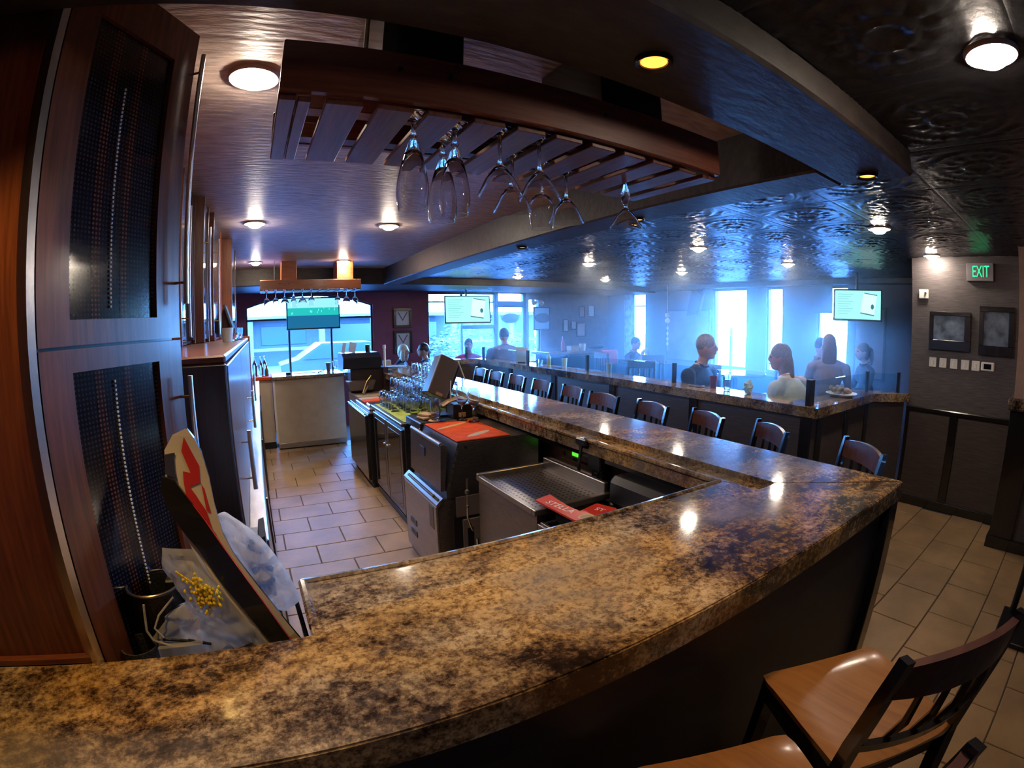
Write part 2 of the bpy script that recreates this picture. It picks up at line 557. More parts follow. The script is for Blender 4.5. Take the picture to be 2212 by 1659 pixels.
M['facade_light'] = plain('light_facade', (0.15, 0.16, 0.17), 0.8)
M['facade_glass'] = plain('facade_glass', (0.04, 0.07, 0.11), 0.2)
M['leaf'] = plain('leaves', (0.05, 0.09, 0.03), 0.6, var=0.4, vscale=6)
M['carpaint'] = plain('pale_car_paint', (0.05, 0.075, 0.12), 0.25, coat=0.6)
M['rubber'] = plain('rubber', (0.01, 0.01, 0.011), 0.8)
M['curtain'] = plain('bamboo_print_curtain', (0.22, 0.26, 0.26), 0.8, var=0.5, vscale=9)
M['tabletop'] = plain('table_top', (0.16, 0.09, 0.06), 0.12, var=0.15, coat=0.5)
M['wallart'] = plain('mural_panel', (0.14, 0.10, 0.09), 0.5, var=0.5, vscale=2.2)
M['ketchup'] = plain('red_sauce', (0.4, 0.02, 0.015), 0.3)
M['mustard'] = plain('mustard', (0.55, 0.38, 0.05), 0.35)
M['blueice'] = plain('pale_blue_plastic', (0.35, 0.55, 0.62), 0.3)


# ------------------------------------------------------------------ mesh helpers
class MB:
    def __init__(s):
        s.v, s.f, s.mi, s.sm = [], [], [], []

    def add(s, vs, fs, mi=0, smooth=False, mat=None):
        o = len(s.v)
        if mat is not None:
            vs = [mat @ Vector(p) for p in vs]
        s.v += [tuple(p) for p in vs]
        for f in fs:
            s.f.append([i + o for i in f])
            s.mi.append(mi)
            s.sm.append(smooth)
        return s

    def box(s, x0, x1, y0, y1, z0, z1, mi=0, mat=None):
        vs = [(x0, y0, z0), (x1, y0, z0), (x1, y1, z0), (x0, y1, z0), (x0, y0, z1), (x1, y0, z1), (x1, y1, z1), (x0, y1, z1)]
        return s.add(vs, [(3, 2, 1, 0), (4, 5, 6, 7), (0, 1, 5, 4), (1, 2, 6, 5), (2, 3, 7, 6), (3, 0, 4, 7)], mi, False, mat)

    def bbox(s, x0, x1, y0, y1, z0, z1, b=0.006, mi=0, mat=None):
        """box with bevelled edges (chamfer b) - 44 triangles"""
        b = min(b, (x1 - x0) * .45, (y1 - y0) * .45, (z1 - z0) * .45)
        bm = bmesh.new()
        vs = [bm.verts.new(p) for p in [(x0, y0, z0), (x1, y0, z0), (x1, y1, z0), (x0, y1, z0), (x0, y0, z1), (x1, y0, z1), (x1, y1, z1), (x0, y1, z1)]]
        for f in [(3, 2, 1, 0), (4, 5, 6, 7), (0, 1, 5, 4), (1, 2, 6, 5), (2, 3, 7, 6), (3, 0, 4, 7)]:
            bm.faces.new([vs[i] for i in f])
        bmesh.ops.bevel(bm, geom=bm.edges[:], offset=b, segments=1, affect='EDGES', clamp_overlap=True)
        bm.verts.index_update()
        s.add([v.co[:] for v in bm.verts], [[v.index for v in f.verts] for f in bm.faces], mi, False, mat)
        bm.free()
        return s

    def prism(s, poly, a0, a1, axis='Z', mi=0, mat=None):
        """extrude a 2-D polygon: axis Z -> (x,y), X -> (y,z), Y -> (x,z)"""
        n = len(poly)
        mk = {'Z': lambda p, a: (p[0], p[1], a), 'X': lambda p, a: (a, p[0], p[1]), 'Y': lambda p, a: (p[0], a, p[1])}[axis]
        vs = [mk(p, a0) for p in poly] + [mk(p, a1) for p in poly]
        fs = [list(range(n))[::-1], list(range(n, 2 * n))] + [(i, (i + 1) % n, n + (i + 1) % n, n + i) for i in range(n)]
        bm = bmesh.new()
        bv = [bm.verts.new(p) for p in vs]
        for f in fs:
            bm.faces.new([bv[i] for i in f])
        bmesh.ops.recalc_face_normals(bm, faces=bm.faces[:])
        bm.verts.index_update()
        s.add([v.co[:] for v in bm.verts], [[v.index for v in f.verts] for f in bm.faces], mi, False, mat)
        bm.free()
        return s

    def lathe(s, prof, seg=20, c=(0, 0, 0), mi=0, closed=False, smooth=True, mat=None):
        if sum(prof[i][0] * prof[(i + 1) % len(prof)][1] - prof[(i + 1) % len(prof)][0] * prof[i][1] for i in range(len(prof))) < 0:
            prof = prof[::-1]
        vs, fs = [], []
        n = len(prof)
        for r, z in prof:
            for k in range(seg):
                a = 2 * pi * k / seg
                vs.append((c[0] + r * cos(a), c[1] + r * sin(a), c[2] + z))
        rng = n if closed else n - 1
        for i in range(rng):
            j = (i + 1) % n
            for k in range(seg):
                k2 = (k + 1) % seg
                fs.append((i * seg + k, i * seg + k2, j * seg + k2, j * seg + k))
        if not closed:
            if prof[0][0] > 1e-6:
                fs.append(list(range(seg))[::-1])
            if prof[-1][0] > 1e-6:
                fs.append([(n - 1) * seg + k for k in range(seg)])
        return s.add(vs, fs, mi, smooth, mat)

    def tube(s, pts, r, seg=8, mi=0, smooth=True, mat=None):
        P = [Vector(p) for p in pts]
        n = len(P)
        rs = r if isinstance(r, (list, tuple)) else [r] * n
        vs, fs = [], []
        up = None
        for i in range(n):
            d = (P[min(i + 1, n - 1)] - P[max(i - 1, 0)]).normalized()
            if up is None:
                up = d.cross(Vector((0.3, 0.5, 0.81)))
                if up.length < 1e-4:
                    up = d.cross(Vector((1, 0, 0)))
            up = (up - d * up.dot(d)).normalized()
            w = d.cross(up)
            for k in range(seg):
                a = 2 * pi * k / seg
                vs.append(P[i] + (up * cos(a) + w * sin(a)) * rs[i])
        for i in range(n - 1):
            for k in range(seg):
                k2 = (k + 1) % seg
                fs.append((i * seg + k, i * seg + k2, (i + 1) * seg + k2, (i + 1) * seg + k))
        fs.append(list(range(seg))[::-1])
        fs.append([(n - 1) * seg + k for k in range(seg)])
        return s.add(vs, fs, mi, smooth, mat)

    def ellipsoid(s, c, r, seg=16, rings=10, mi=0, mat=None):
        vs, fs = [(c[0], c[1], c[2] - r[2])], []
        for i in range(1, rings):
            th = pi * i / rings
            for k in range(seg):
                a = 2 * pi * k / seg
                vs.append((c[0] + r[0] * sin(th) * cos(a), c[1] + r[1] * sin(th) * sin(a), c[2] - r[2] * cos(th)))
        vs.append((c[0], c[1], c[2] + r[2]))
        for k in range(seg):
            fs.append((0, 1 + (k + 1) % seg, 1 + k))
        for i in range(rings - 2):
            for k in range(seg):
                k2 = (k + 1) % seg
                a = 1 + i * seg
                fs.append((a + k, a + k2, a + seg + k2, a + seg + k))
        t = len(vs) - 1
        a = 1 + (rings - 2) * seg
        for k in range(seg):
            fs.append((a + k, a + (k + 1) % seg, t))
        return s.add(vs, fs, mi, True, mat)

    def strip(s, left, right, thick, off=(0, -1, 0), mi=0, mi_edge=None, mat=None):
        """ribbon between two polylines with thickness along off"""
        n = len(left)
        o = Vector(off) * thick
        vs = [Vector(p) for p in left] + [Vector(p) for p in right] + [Vector(p) - o for p in left] + [Vector(p) - o for p in right]
        L, Rr, L2, R2 = 0, n, 2 * n, 3 * n
        me = mi if mi_edge is None else mi_edge
        for i in range(n - 1):
            s_f = [((L + i, Rr + i, Rr + i + 1, L + i + 1), mi), ((L2 + i + 1, R2 + i + 1, R2 + i, L2 + i), mi),
                   ((L + i + 1, L2 + i + 1, L2 + i, L + i), me), ((Rr + i, R2 + i, R2 + i + 1, Rr + i + 1), me)]
            if i == 0:
                base = len(s.v)
                s.v += [tuple(p) for p in vs]
            for f, mm in s_f:
                s.f.append([base + q for q in f])
                s.mi.append(mm)
                s.sm.append(False)
        for i, fl in ((0, False), (n - 1, True)):
            f = [L + i, L2 + i, R2 + i, Rr + i]
            s.f.append([base + q for q in (f[::-1] if fl else f)])
            s.mi.append(me)
            s.sm.append(False)
        return s

    def mesh(s, name, mats):
        me = bpy.data.meshes.new(name)
        me.from_pydata(s.v, [], s.f)
        for m in mats:
            me.materials.append(m)
        me.polygons.foreach_set('material_index', s.mi)
        me.polygons.foreach_set('use_smooth', s.sm)
        me.update()
        if any(s.sm) and hasattr(me, 'set_sharp_from_angle'):
            me.set_sharp_from_angle(angle=radians(42))
        return me

    def build(s, name, mat, parent=None, world=True, kind=None):
        """link as one object; world=True means the coordinates are world coordinates even under a parent"""
        mats = [mat] if not isinstance(mat, (list, tuple)) else list(mat)
        if parent is not None and world:
            off = world_loc(parent)
            s.v = [(p[0] - off.x, p[1] - off.y, p[2] - off.z) for p in s.v]
        o = bpy.data.objects.new(name, s.mesh(name, mats))
        COL.objects.link(o)
        if parent is not None:
            o.parent = parent
        if kind:
            o['kind'] = kind
        return o


def world_loc(o):
    v = Vector((0, 0, 0))
    while o is not None:
        v += o.location
        o = o.parent
    return v


def thing(name, label, cat, loc=(0, 0, 0), rz=0.0, group=None):
    o = bpy.data.objects.new(name, None)
    COL.objects.link(o)
    o.location = loc
    o.rotation_euler = (0, 0, rz)
    o.empty_display_size = 0.1
    o['label'] = label
    o['category'] = cat
    if group:
        o['group'] = group
    return o


def tag(o, label, cat, group=None):
    o['label'] = label
    o['category'] = cat
    if group:
        o['group'] = group
    return o


def structure(name, mb, mat, parent=None):
    o = mb.build(name, mat, parent)
    o['kind'] = 'structure'
    return o


CH = {}


def link_child(o, p):
    o.parent = p
    return o


def dup(root, loc, rz=None, label=None, group=None):
    """copy a thing with its parts and sub-parts (mesh data shared)"""
    def cp(o, parent):
        c = o.copy()
        COL.objects.link(c)
        c.parent = parent
        for ch in [q for q in list(bpy.data.objects) if q.parent == o]:
            cp(ch, c)
        return c
    r = cp(root, None)
    r.location = loc
    if rz is not None:
        r.rotation_euler = (0, 0, rz)
    if label:
        r['label'] = label
    if group:
        r['group'] = group
    return r


def text_obj(name, body, size, mat, parent, matrix, extrude=0.001, align='CENTER', sx_=1.0, shear=0.0):
    cu = bpy.data.curves.new(name, 'FONT')
    cu.body = body
    cu.size = size
    cu.extrude = extrude
    cu.align_x = align
    cu.align_y = 'CENTER'
    cu.shear = shear
    cu.resolution_u = 3
    dg = bpy.context.evaluated_depsgraph_get()
    tmp = bpy.data.objects.new(name, cu)
    COL.objects.link(tmp)
    dg.update()
    me = bpy.data.meshes.new_from_object(tmp.evaluated_get(dg))
    bpy.data.objects.remove(tmp)
    me.materials.clear()
    me.materials.append(mat)
    me.transform(Matrix.Diagonal((sx_, 1, 1, 1)))
    me.transform(matrix)
    if parent is not None:
        me.transform(Matrix.Translation(-world_loc(parent)))
    o = bpy.data.objects.new(name, me)
    COL.objects.link(o)
    if parent is not None:
        o.parent = parent
    return o


# ================================================================== THE ROOM
floor = structure('floor', MB().box(-1.4, 7.7, -3.6, 9.1, -0.10, -0.006), M['grout'])
TW, TD, J = 0.4954, 0.3268, 0.004


def tile_mesh():
    return MB().bbox(-TW / 2 + J, TW / 2 - J, -TD / 2 + J, TD / 2 - J, -0.012, 0.0, 0.003).mesh('tile', [M['tile']])


_tm = tile_mesh()


def lay(x0, x1, y0, y1):
    k0 = int(math.floor((y0 - 3.455) / TD))
    k1 = int(math.ceil((y1 - 3.455) / TD))
    for k in range(k0, k1):
        yc = 3.455 + (k + 0.5) * TD
        ph = 0.783 if k % 2 == 0 else 0.535
        i0 = int(math.floor((x0 - ph) / TW))
        i1 = int(math.ceil((x1 - ph) / TW))
        for i in range(i0, i1):
            o = bpy.data.objects.new('tile', _tm)
            o.location = (ph + (i + 0.5) * TW, yc, random.uniform(-0.0008, 0.0008))
            o.parent = floor
            COL.objects.link(o)


lay(-0.2, 1.25, 1.3, 7.1)
lay(2.25, 5.2, -0.4, 2.1)
lay(0.9, 2.2, -0.4, 0.9)

# ceilings: dropped faux-finished ceiling over the bar, embossed tin elsewhere, soffit ring above the counter
structure('ceiling', MB().box(-1.4, 1.9, 0.86, 7.4, 2.58, 2.66), M['ceil'])
tin_ceiling = structure('ceiling.001', MB().box(2.10, 7.7, -3.6, 7.40, 2.442, 2.52).box(-1.4, 2.10, -3.6, 0.62, 2.442, 2.52), M['tin'])


def tin_mesh(n=36, s=0.61):
    vs, fs = [], []
    for j in range(n + 1):
        for i in range(n + 1):
            u, v = (i / n - .5) * s, (j / n - .5) * s
            d = s / 2 - max(abs(u), abs(v))
            r = sqrt(u * u + v * v)
            a = atan2(v, u)
            h = 0.0
            for c_, wd, am in ((0.012, 0.009, 0.006), (0.045, 0.010, 0.008)):
                h += am * max(0, 1 - abs(d - c_) / wd)
            if d > 0.06:
                for c_, wd, am in ((0.215, 0.014, 0.009), (0.185, 0.010, 0.005), (0.07, 0.02, 0.010)):
                    h += am * max(0, 1 - abs(r - c_) / wd)
                if 0.09 < r < 0.17:
                    h += 0.008 * abs(cos(6 * a)) * sin((r - 0.09) / 0.08 * pi)
                cr = sqrt((abs(u) - s / 2 + 0.06) ** 2 + (abs(v) - s / 2 + 0.06) ** 2)
                h += 0.008 * max(0, 1 - abs(cr - 0.07) / 0.014) + 0.006 * max(0, 1 - abs(cr - 0.03) / 0.014)
            vs.append((u, v, -h))
    for j in range(n):
        for i in range(n):
            q = j * (n + 1) + i
            fs.append((q, q + n + 1, q + n + 2, q + 1))
    m = MB().add(vs, fs, 0, True)
    return m.mesh('tin_panel', [M['tin']])


_tp = tin_mesh()


def tin_grid(x0, x1, y0, y1):
    nx, ny = int(round((x1 - x0) / 0.61)), int(round((y1 - y0) / 0.61))
    for i in range(nx):
        for j in range(ny):
            o = bpy.data.objects.new('tin_panel', _tp)
            o.location = (x0 + (i + .5) * 0.61, y0 + (j + .5) * 0.61, 2.440)
            o.parent = tin_ceiling
            COL.objects.link(o)


tin_grid(2.135, 2.135 + 0.61 * 9, -1.19, 7.35)
tin_grid(2.135 - 0.61 * 4, 2.135, -1.19 + 0.0, -1.19 + 0.61 * 2)
tin_grid(2.135 - 0.61 * 4, 2.135, -1.19 + 0.61 * 2, -1.19 + 0.61 * 3 - 0.06)

SOF = 2.335
structure('trim_1', MB().bbox(-1.4, 2.13, 0.575, 0.90, SOF, 2.60, 0.01), M['soffit'])
structure('trim_2', MB().bbox(1.87, 2.13, 0.90, 7.36, SOF, 2.60, 0.01), M['soffit'])
structure('trim_3', MB().bbox(-1.4, 7.6, 7.36, 8.96, SOF, 2.64, 0.01), M['soffit'])
structure('trim_4', MB().bbox(7.30, 7.55, 1.5, 7.36, 2.36, 2.45, 0.01), M['soffit'])

# ---- walls
def arch(x):
    return 2.10 + 0.20 * (1 - ((x - 0.91) / 1.14) ** 2)


b = MB()
b.box(-1.4, -0.23, 8.9, 9.08, 0, 2.6).box(2.05, 3.108, 8.9, 9.08, 0, 2.6).box(-0.23, 2.05, 8.9, 9.08, 0, 0.86)
ap = [(-0.23, 2.6)] + [(-0.23 + 2.28 * i / 14, arch(-0.23 + 2.28 * i / 14)) for i in range(15)] + [(2.05, 2.6)]
b.prism(ap, 8.9, 9.08, 'Y')
b.box(3.108, 4.57, 8.9, 9.08, 0, 0.5).box(3.108, 5.27, 8.9, 9.08, 2.315, 2.6)
structure('wall_back', b, M['maroon'])
b = MB()
b.box(5.27, 5.34, 8.9, 9.08, 0, 2.6).box(5.62, 7.68, 8.9, 9.08, 0, 2.6).box(5.34, 5.62, 8.9, 9.08, 0, 0.86).box(5.34, 5.62, 8.9, 9.08, 2.2, 2.6)
structure('wall_back.001', b, M['greywall'])
openings = [(7.66, 8.25), (5.08, 5.84), (4.34, 4.67), (3.15, 3.69)]
ys = [1.35] + [v for o in sorted(openings) for v in o] + [8.9]
b = MB()
for i in range(0, len(ys), 2):
    b.box(7.5, 7.68, ys[i], ys[i + 1], 0, 2.6)
for y0, y1 in openings:
    b.box(7.5, 7.68, y0, y1, 0, 0.92).box(7.5, 7.68, y0, y1, 2.36, 2.6)
structure('wall_dining', b, M['dinwall'])
wall_right = structure('wall_right', MB().box(5.3, 5.5, -3.6, 1.5, 0, 2.44), M['cloth_wall'])
structure('wall_right.001', MB().box(5.5, 7.7, 1.34, 1.5, 0, 2.44), M['dinwall'])
structure('wall_left', MB().box(-1.45, -1.35, -3.6, 9.0, 0, 2.6), M['maroon'])
structure('wall_front', MB().box(-1.4, 5.5, -3.7, -3.6, 0, 2.5), M['greywall'])

# wainscot of the right wall
for y0, y1 in ((1.03, 1.485), (0.42, 0.945)):
    MB().bbox(5.278, 5.302, y0, y1, 0.09, 0.93, 0.004).build('panel', M['wains'], wall_right)
for y0, y1 in ((0.945, 1.03), (1.46, 1.5), (0.36, 0.42)):
    MB().bbox(5.27, 5.302, y0, y1, 0.0, 0.95, 0.004).build('stile', M['blackwood'], wall_right)
structure('baseboard_right', MB().bbox(5.268, 5.30, 0.36, 1.5, 0, 0.09, 0.004), M['blackwood'])
structure('trim_5', MB().bbox(5.262, 5.30, 0.30, 1.5, 0.945, 0.99, 0.008), M['blackwood'])

# black panelled end wall with a stone cap and the plaster column on top
structure('wall_pier', MB().box(4.72, 5.3, -2.2, 0.375, 0.10, 1.15), M['wains'])
structure('baseboard_pier', MB().bbox(4.68, 5.3, -2.2, 0.40, 0.0, 0.10, 0.004), M['blackwood'])
structure('trim_6', MB().bbox(4.69, 4.725, 0.17, 0.385, 0.10, 1.15, 0.004).bbox(4.69, 4.725, -1.2, -0.95, 0.10, 1.15, 0.004), M['blackwood'])
structure('trim_7', MB().bbox(4.65, 5.3, -2.2, 0.41, 1.15, 1.245, 0.012), M['granite'])
structure('wall_column', MB().box(4.73, 5.3, -2.2, 0.37, 1.245, 2.44), M['pink'])

# ---- windows of the back wall
def frame_bar(b, x0, x1, z0, z1, y=8.93, d=0.05):
    b.bbox(x0, x1, y, y + d, z0, z1, 0.004)


def win_struct(name):
    o = bpy.data.objects.new(name, None)
    COL.objects.link(o)
    o['kind'] = 'structure'
    return o


w1 = win_struct('window_1')
MB().bbox(-0.23, -0.195, 8.93, 8.99, 0.86, 2.12, .004).bbox(2.015, 2.05, 8.93, 8.99, 0.86, 2.12, .004).bbox(-0.23, 2.05, 8.93, 8.99, 0.86, 0.91, .004).build('window_frame', M['frame'], w1)
_arch_o = [(-0.23 + 2.28 * i / 14, 8.93, arch(-0.23 + 2.28 * i / 14)) for i in range(15)]
MB().tube([(x, 8.955, z - 0.012) for x, _, z in _arch_o], 0.018, 6).build('arched_head', M['frame'], w1)
for x in (0.53, 1.287):
    MB().bbox(x - 0.02, x + 0.02, 8.93, 8.99, 0.91, 1.87, .004).build('mullion', M['frame'], w1)
MB().bbox(-0.2, 2.02, 8.93, 8.99, 1.86, 1.895, .004).build('transom_bar', M['frame'], w1)
for x0, x1 in ((-0.195, 0.51), (0.55, 1.267), (1.307, 2.015)):
    MB().box(x0, x1, 8.955, 8.96, 0.91, 1.86).build('pane', M['pane'], w1)
MB().prism([(-0.195, 1.895), (2.015, 1.895)] + [(2.015 - 2.21 * i / 12, arch(2.015 - 2.21 * i / 12) - 0.03) for i in range(13)], 8.955, 8.96, 'Y').build('pane', M['pane'], w1)
structure('trim_8', MB().bbox(-0.27, 2.09, 8.80, 8.92, 0.83, 0.865, .005), M['facade_light'])

w2 = win_struct('window_2')
MB().bbox(3.108, 3.15, 8.93, 8.99, 0.5, 2.315, .004).bbox(4.53, 4.57, 8.93, 8.99, 0.5, 2.315, .004).bbox(3.108, 4.57, 8.93, 8.99, 0.5, 0.55, .004).bbox(3.108, 4.57, 8.93, 8.99, 2.285, 2.315, .004).build('window_frame', M['frame'], w2)
MB().bbox(3.81, 3.85, 8.93, 8.99, 0.55, 2.285, .004).build('mullion', M['frame'], w2)
MB().bbox(3.15, 4.53, 8.93, 8.99, 2.12, 2.15, .004).build('transom_bar', M['frame'], w2)
MB().bbox(3.85, 4.53, 8.93, 8.99, 1.60, 1.68, .004).build('transom_bar', M['frame'], w2)
for x0, x1, z0, z1 in ((3.15, 3.81, .55, 2.12), (3.85, 4.53, .55, 1.6), (3.85, 4.53, 1.68, 2.12), (3.15, 3.81, 2.15, 2.285), (3.85, 4.53, 2.15, 2.285)):
    MB().box(x0, x1, 8.955, 8.96, z0, z1).build('pane', M['pane'], w2)

d1 = win_struct('door_1')
MB().bbox(4.57, 4.63, 8.91, 9.0, 0, 2.315, .004).bbox(5.21, 5.27, 8.91, 9.0, 0, 2.315, .004).bbox(4.57, 5.27, 8.91, 9.0, 2.03, 2.16, .004).bbox(4.63, 5.21, 8.92, 8.98, 0, 0.25, .004).build('door_frame', M['frame'], d1)
MB().box(4.63, 5.21, 8.955, 8.96, 0.25, 2.03).build('pane', M['pane'], d1)
MB().box(4.63, 5.21, 8.955, 8.96, 2.16, 2.315).build('pane', M['pane'], d1)
MB().bbox(4.63, 5.21, 8.90, 8.93, 0.98, 1.01, .004).build('push_bar', M['blackmetal'], d1)
w3 = win_struct('window_3')
MB().bbox(5.33, 5.36, 8.93, 8.99, 0.86, 2.2, .004).bbox(5.60, 5.63, 8.93, 8.99, 0.86, 2.2, .004).bbox(5.33, 5.63, 8.93, 8.99, 0.86, 0.9, .004).build('window_frame', M['frame'], w3)
MB().box(5.36, 5.60, 8.955, 8.96, 0.9, 2.2).build('pane', M['pane'], w3)

for k, (y0, y1) in enumerate(openings):
    w = win_struct('window_%d' % (k + 4))
    MB().bbox(7.54, 7.60, y0, y0 + .03, .92, 2.36, .004).bbox(7.54, 7.60, y1 - .03, y1, .92, 2.36, .004).bbox(7.54, 7.60, y0, y1, .92, .96, .004).bbox(7.54, 7.60, y0, y1, 2.32, 2.36, .004).build('window_frame', M['frame'], w)
    if k in (0,):
        MB().bbox(7.54, 7.60, y0, y1, 2.06, 2.09, .004).build('transom_bar', M['frame'], w)
    if k == 1:
        MB().bbox(7.54, 7.60, 5.44, 5.47, .96, 1.65, .004).build('mullion', M['frame'], w)
    MB().box(7.568, 7.572, y0 + .03, y1 - .03, .96, 2.32).build('pane', M['pane'], w)

bl = MB().bbox(7.44, 7.47, 3.40, 3.72, 1.93, 2.37, .004).build('blind_cloth', M['dinwall'], None)
tag(bl, 'dark blind half covering the top of the last bright dining window', 'blind')
MB().tube([(7.455, 3.38, 2.375), (7.455, 3.74, 2.375)], .018, 8).build('roller', M['frame'], bl)

# ---- outside: ground, the building across the car park, a parked car, bushes
structure('ground', MB().box(-30, 60, 9.08, 60, -0.3, -0.12).box(7.68, 60, -30, 9.08, -0.3, -0.12), M['asphalt'])
bld = thing('building', 'low pale building with white columns and rails across the car park', 'building', (3, 26, -0.12))
MB().box(-16, 16, 26, 34, -0.12, 2.15).build('wall', M['facade'], bld)
MB().bbox(-16.4, 16.4, 25.0, 34, 2.15, 2.35, .03).build('roof', M['facade_light'], bld)
for i in range(9):
    x = -15 + i * 3.6
    MB().bbox(x, x + 0.3, 25.2, 25.5, -0.12, 2.15, .02).build('column', M['facade_light'], bld)
for i in range(8):
    x = -14.3 + i * 3.6
    MB().bbox(x, x + 2.3, 25.95, 26.02, 0.9, 1.85, .02).build('window', M['facade_glass'], bld)
MB().bbox(-16, 16, 25.3, 25.4, 0.62, 0.78, .02).build('rail', M['facade_light'], bld)

car = thing('car', 'pale blue car parked outside the arched window', 'car', (2.6, 15, -0.12))
prof = [(-2.1, .25), (2.1, .25), (2.15, .75), (1.55, .88), (0.75, 1.36), (-0.9, 1.38), (-1.6, .95), (-2.15, .82)]
MB().prism([(2.6 + x * .95, z - .12) for x, z in prof], 14.2, 15.8, 'Y').build('body', M['carpaint'], car)
MB().prism([(2.6 + x, z - .12) for x, z in [(-1.35, .95), (1.3, .95), (0.7, 1.3), (-0.8, 1.32)]], 14.17, 15.83, 'Y').build('cabin_window', M['facade_glass'], car)
for x in (-1.3, 1.3):
    for y in (14.3, 15.7):
        MB().lathe([(0.0, -.1), (.3, -.1), (.32, -.06), (.32, .06), (.3, .1), (0, .1)], 18, (0, 0, 0), mat=Matrix.Translation((2.6 + x, y, .20)) @ Matrix.Rotation(pi / 2, 4, 'X')).build('wheel', M['rubber'], car)


def bush(name, label, x, y, w, h, n, seed):
    rnd = random.Random(seed)
    t = thing(name, label, 'bush', (x, y, -0.12), group='bushes outside the window')
    bb = MB()
    for _ in range(n):
        a, e = rnd.uniform(0, 2 * pi), rnd.uniform(-1, 1)
        r = rnd.uniform(.5, 1)
        p = Vector((x + cos(a) * sqrt(1 - e * e) * w * r, y + sin(a) * sqrt(1 - e * e) * w * r, h * .55 + e * h * .48 * r))
        q = Matrix.Translation(p) @ Matrix.Rotation(rnd.uniform(0, 6), 4, 'Z') @ Matrix.Rotation(rnd.uniform(-1, 1), 4, 'X')
        s = rnd.uniform(.05, .1)
        bb.add([(-s, 0, 0), (0, -s * .5, .01), (s, 0, 0), (0, s * .5, .01)], [(0, 1, 2, 3)], 0, False, q)
    f = bb.build('foliage', M['leaf'], t)
    f['kind'] = 'stuff'
    MB().tube([(x, y, -.12), (x + .03, y, h * .5)], [.04, .02], 6).build('stem', M['darkwood'], t)


bush('bush', 'round green bush outside the right-hand back window, nearer its dark frame', 5.0, 13.0, 0.7, 1.5, 500, 3)
bush('bush', 'round green bush outside the back window, behind the menu screen', 7.2, 16.0, 1.1, 2.0, 700, 5)
bush('bush', 'green bush outside seen through the glass door', 8.6, 15.0, 0.7, 1.4, 400, 8)

# ================================================================== THE BAR
bar = thing('bar_counter', 'long L-shaped bar with a polished gold and brown granite top', 'bar counter', (1.2, 0.8, 0))
ZT, ZB = 1.10, 1.026
zi, zib = 1.074, 0.995


def slab(name, poly, z0, z1, bev=0.007):
    bm = bmesh.new()
    lo = [bm.verts.new((x, y, z0)) for x, y in poly]
    hi = [bm.verts.new((x, y, z1)) for x, y in poly]
    n = len(poly)
    bm.faces.new(lo[::-1])
    top = bm.faces.new(hi)
    for i in range(n):
        bm.faces.new((lo[i], lo[(i + 1) % n], hi[(i + 1) % n], hi[i]))
    bmesh.ops.recalc_face_normals(bm, faces=bm.faces[:])
    bmesh.ops.bevel(bm, geom=list(top.edges), offset=bev, segments=2, affect='EDGES')
    bm.verts.index_update()
    m = MB().add([v.co[:] for v in bm.verts], [[v.index for v in f.verts] for f in bm.faces])
    bm.free()
    return m.build(name, M['granite'], bar)


slab('counter_slab', [(-1.35, .588), (2.18, .588), (1.744, .992), (.033, .992), (.033, .92), (-1.35, .92)], ZB, ZT, .004)
slab('counter_slab', [(2.182, .5895), (2.182, 7.30), (1.2, 7.30), (1.2, 6.85), (1.738, 6.85), (1.738, .998), (1.746, .992)], ZB, ZT, .004)
slab('inner_slab', [(.033, .985), (1.742, .985), (1.645, 1.21), (.033, 1.21)], zib, zi, .002)
slab('inner_slab', [(1.743, .986), (1.743, 6.85), (1.645, 6.85), (1.645, 1.211)], zib, zi, .002)
# rounded raised edge round the well
MB().tube([(.042, .995, zi - .004), (.042, 1.208, zi - .004)], .013, 8).build('edge_lip', M['granite'], bar)
MB().tube([(.040, 1.206, zi - .004), (1.648, 1.206, zi - .004)], .013, 8).build('edge_lip', M['granite'], bar)
MB().tube([(1.643, 1.204, zi - .004), (1.643, 6.85, zi - .004)], .013, 8).build('edge_lip', M['granite'], bar)
MB().box(.034, .06, .99, 1.205, zib - .03, zib).build('end_edge', M['granite'], bar)
# bodies
MB().box(-1.35, 2.09, .64, .70, 0, ZB).build('front_panel', M['barpanel'], bar)
MB().box(1.93, 2.0, .70, 7.1, 0, ZB).build('front_panel', M['barpanel'], bar)
MB().bbox(2.085, 2.175, .596, .69, 0, ZB, .004).build('corner_post', M['blackwood'], bar)
MB().bbox(2.06, 2.10, .69, 1.0, 0.0, ZB, .004).build('end_panel', M['blackwood'], bar)
MB().box(1.905, 1.93, .86, 4.6, .25, .99).build('back_board', M['whitepanel'], bar)
for y in (2.2, 3.06):
    MB().bbox(1.83, 1.905, y, y + .11, 0, .99, .004).build('support_post', M['blackwood'], bar)
MB().bbox(1.68, 1.93, .9, 6.8, .955, .995, .003).build('support_rail', M['blackwood'], bar)
for y in (1.6, 2.6, 3.6, 4.6, 5.6):
    MB().bbox(2.0, 2.03, y, y + .09, 0.0, ZB, .004).build('stile', M['blackwood'], bar)

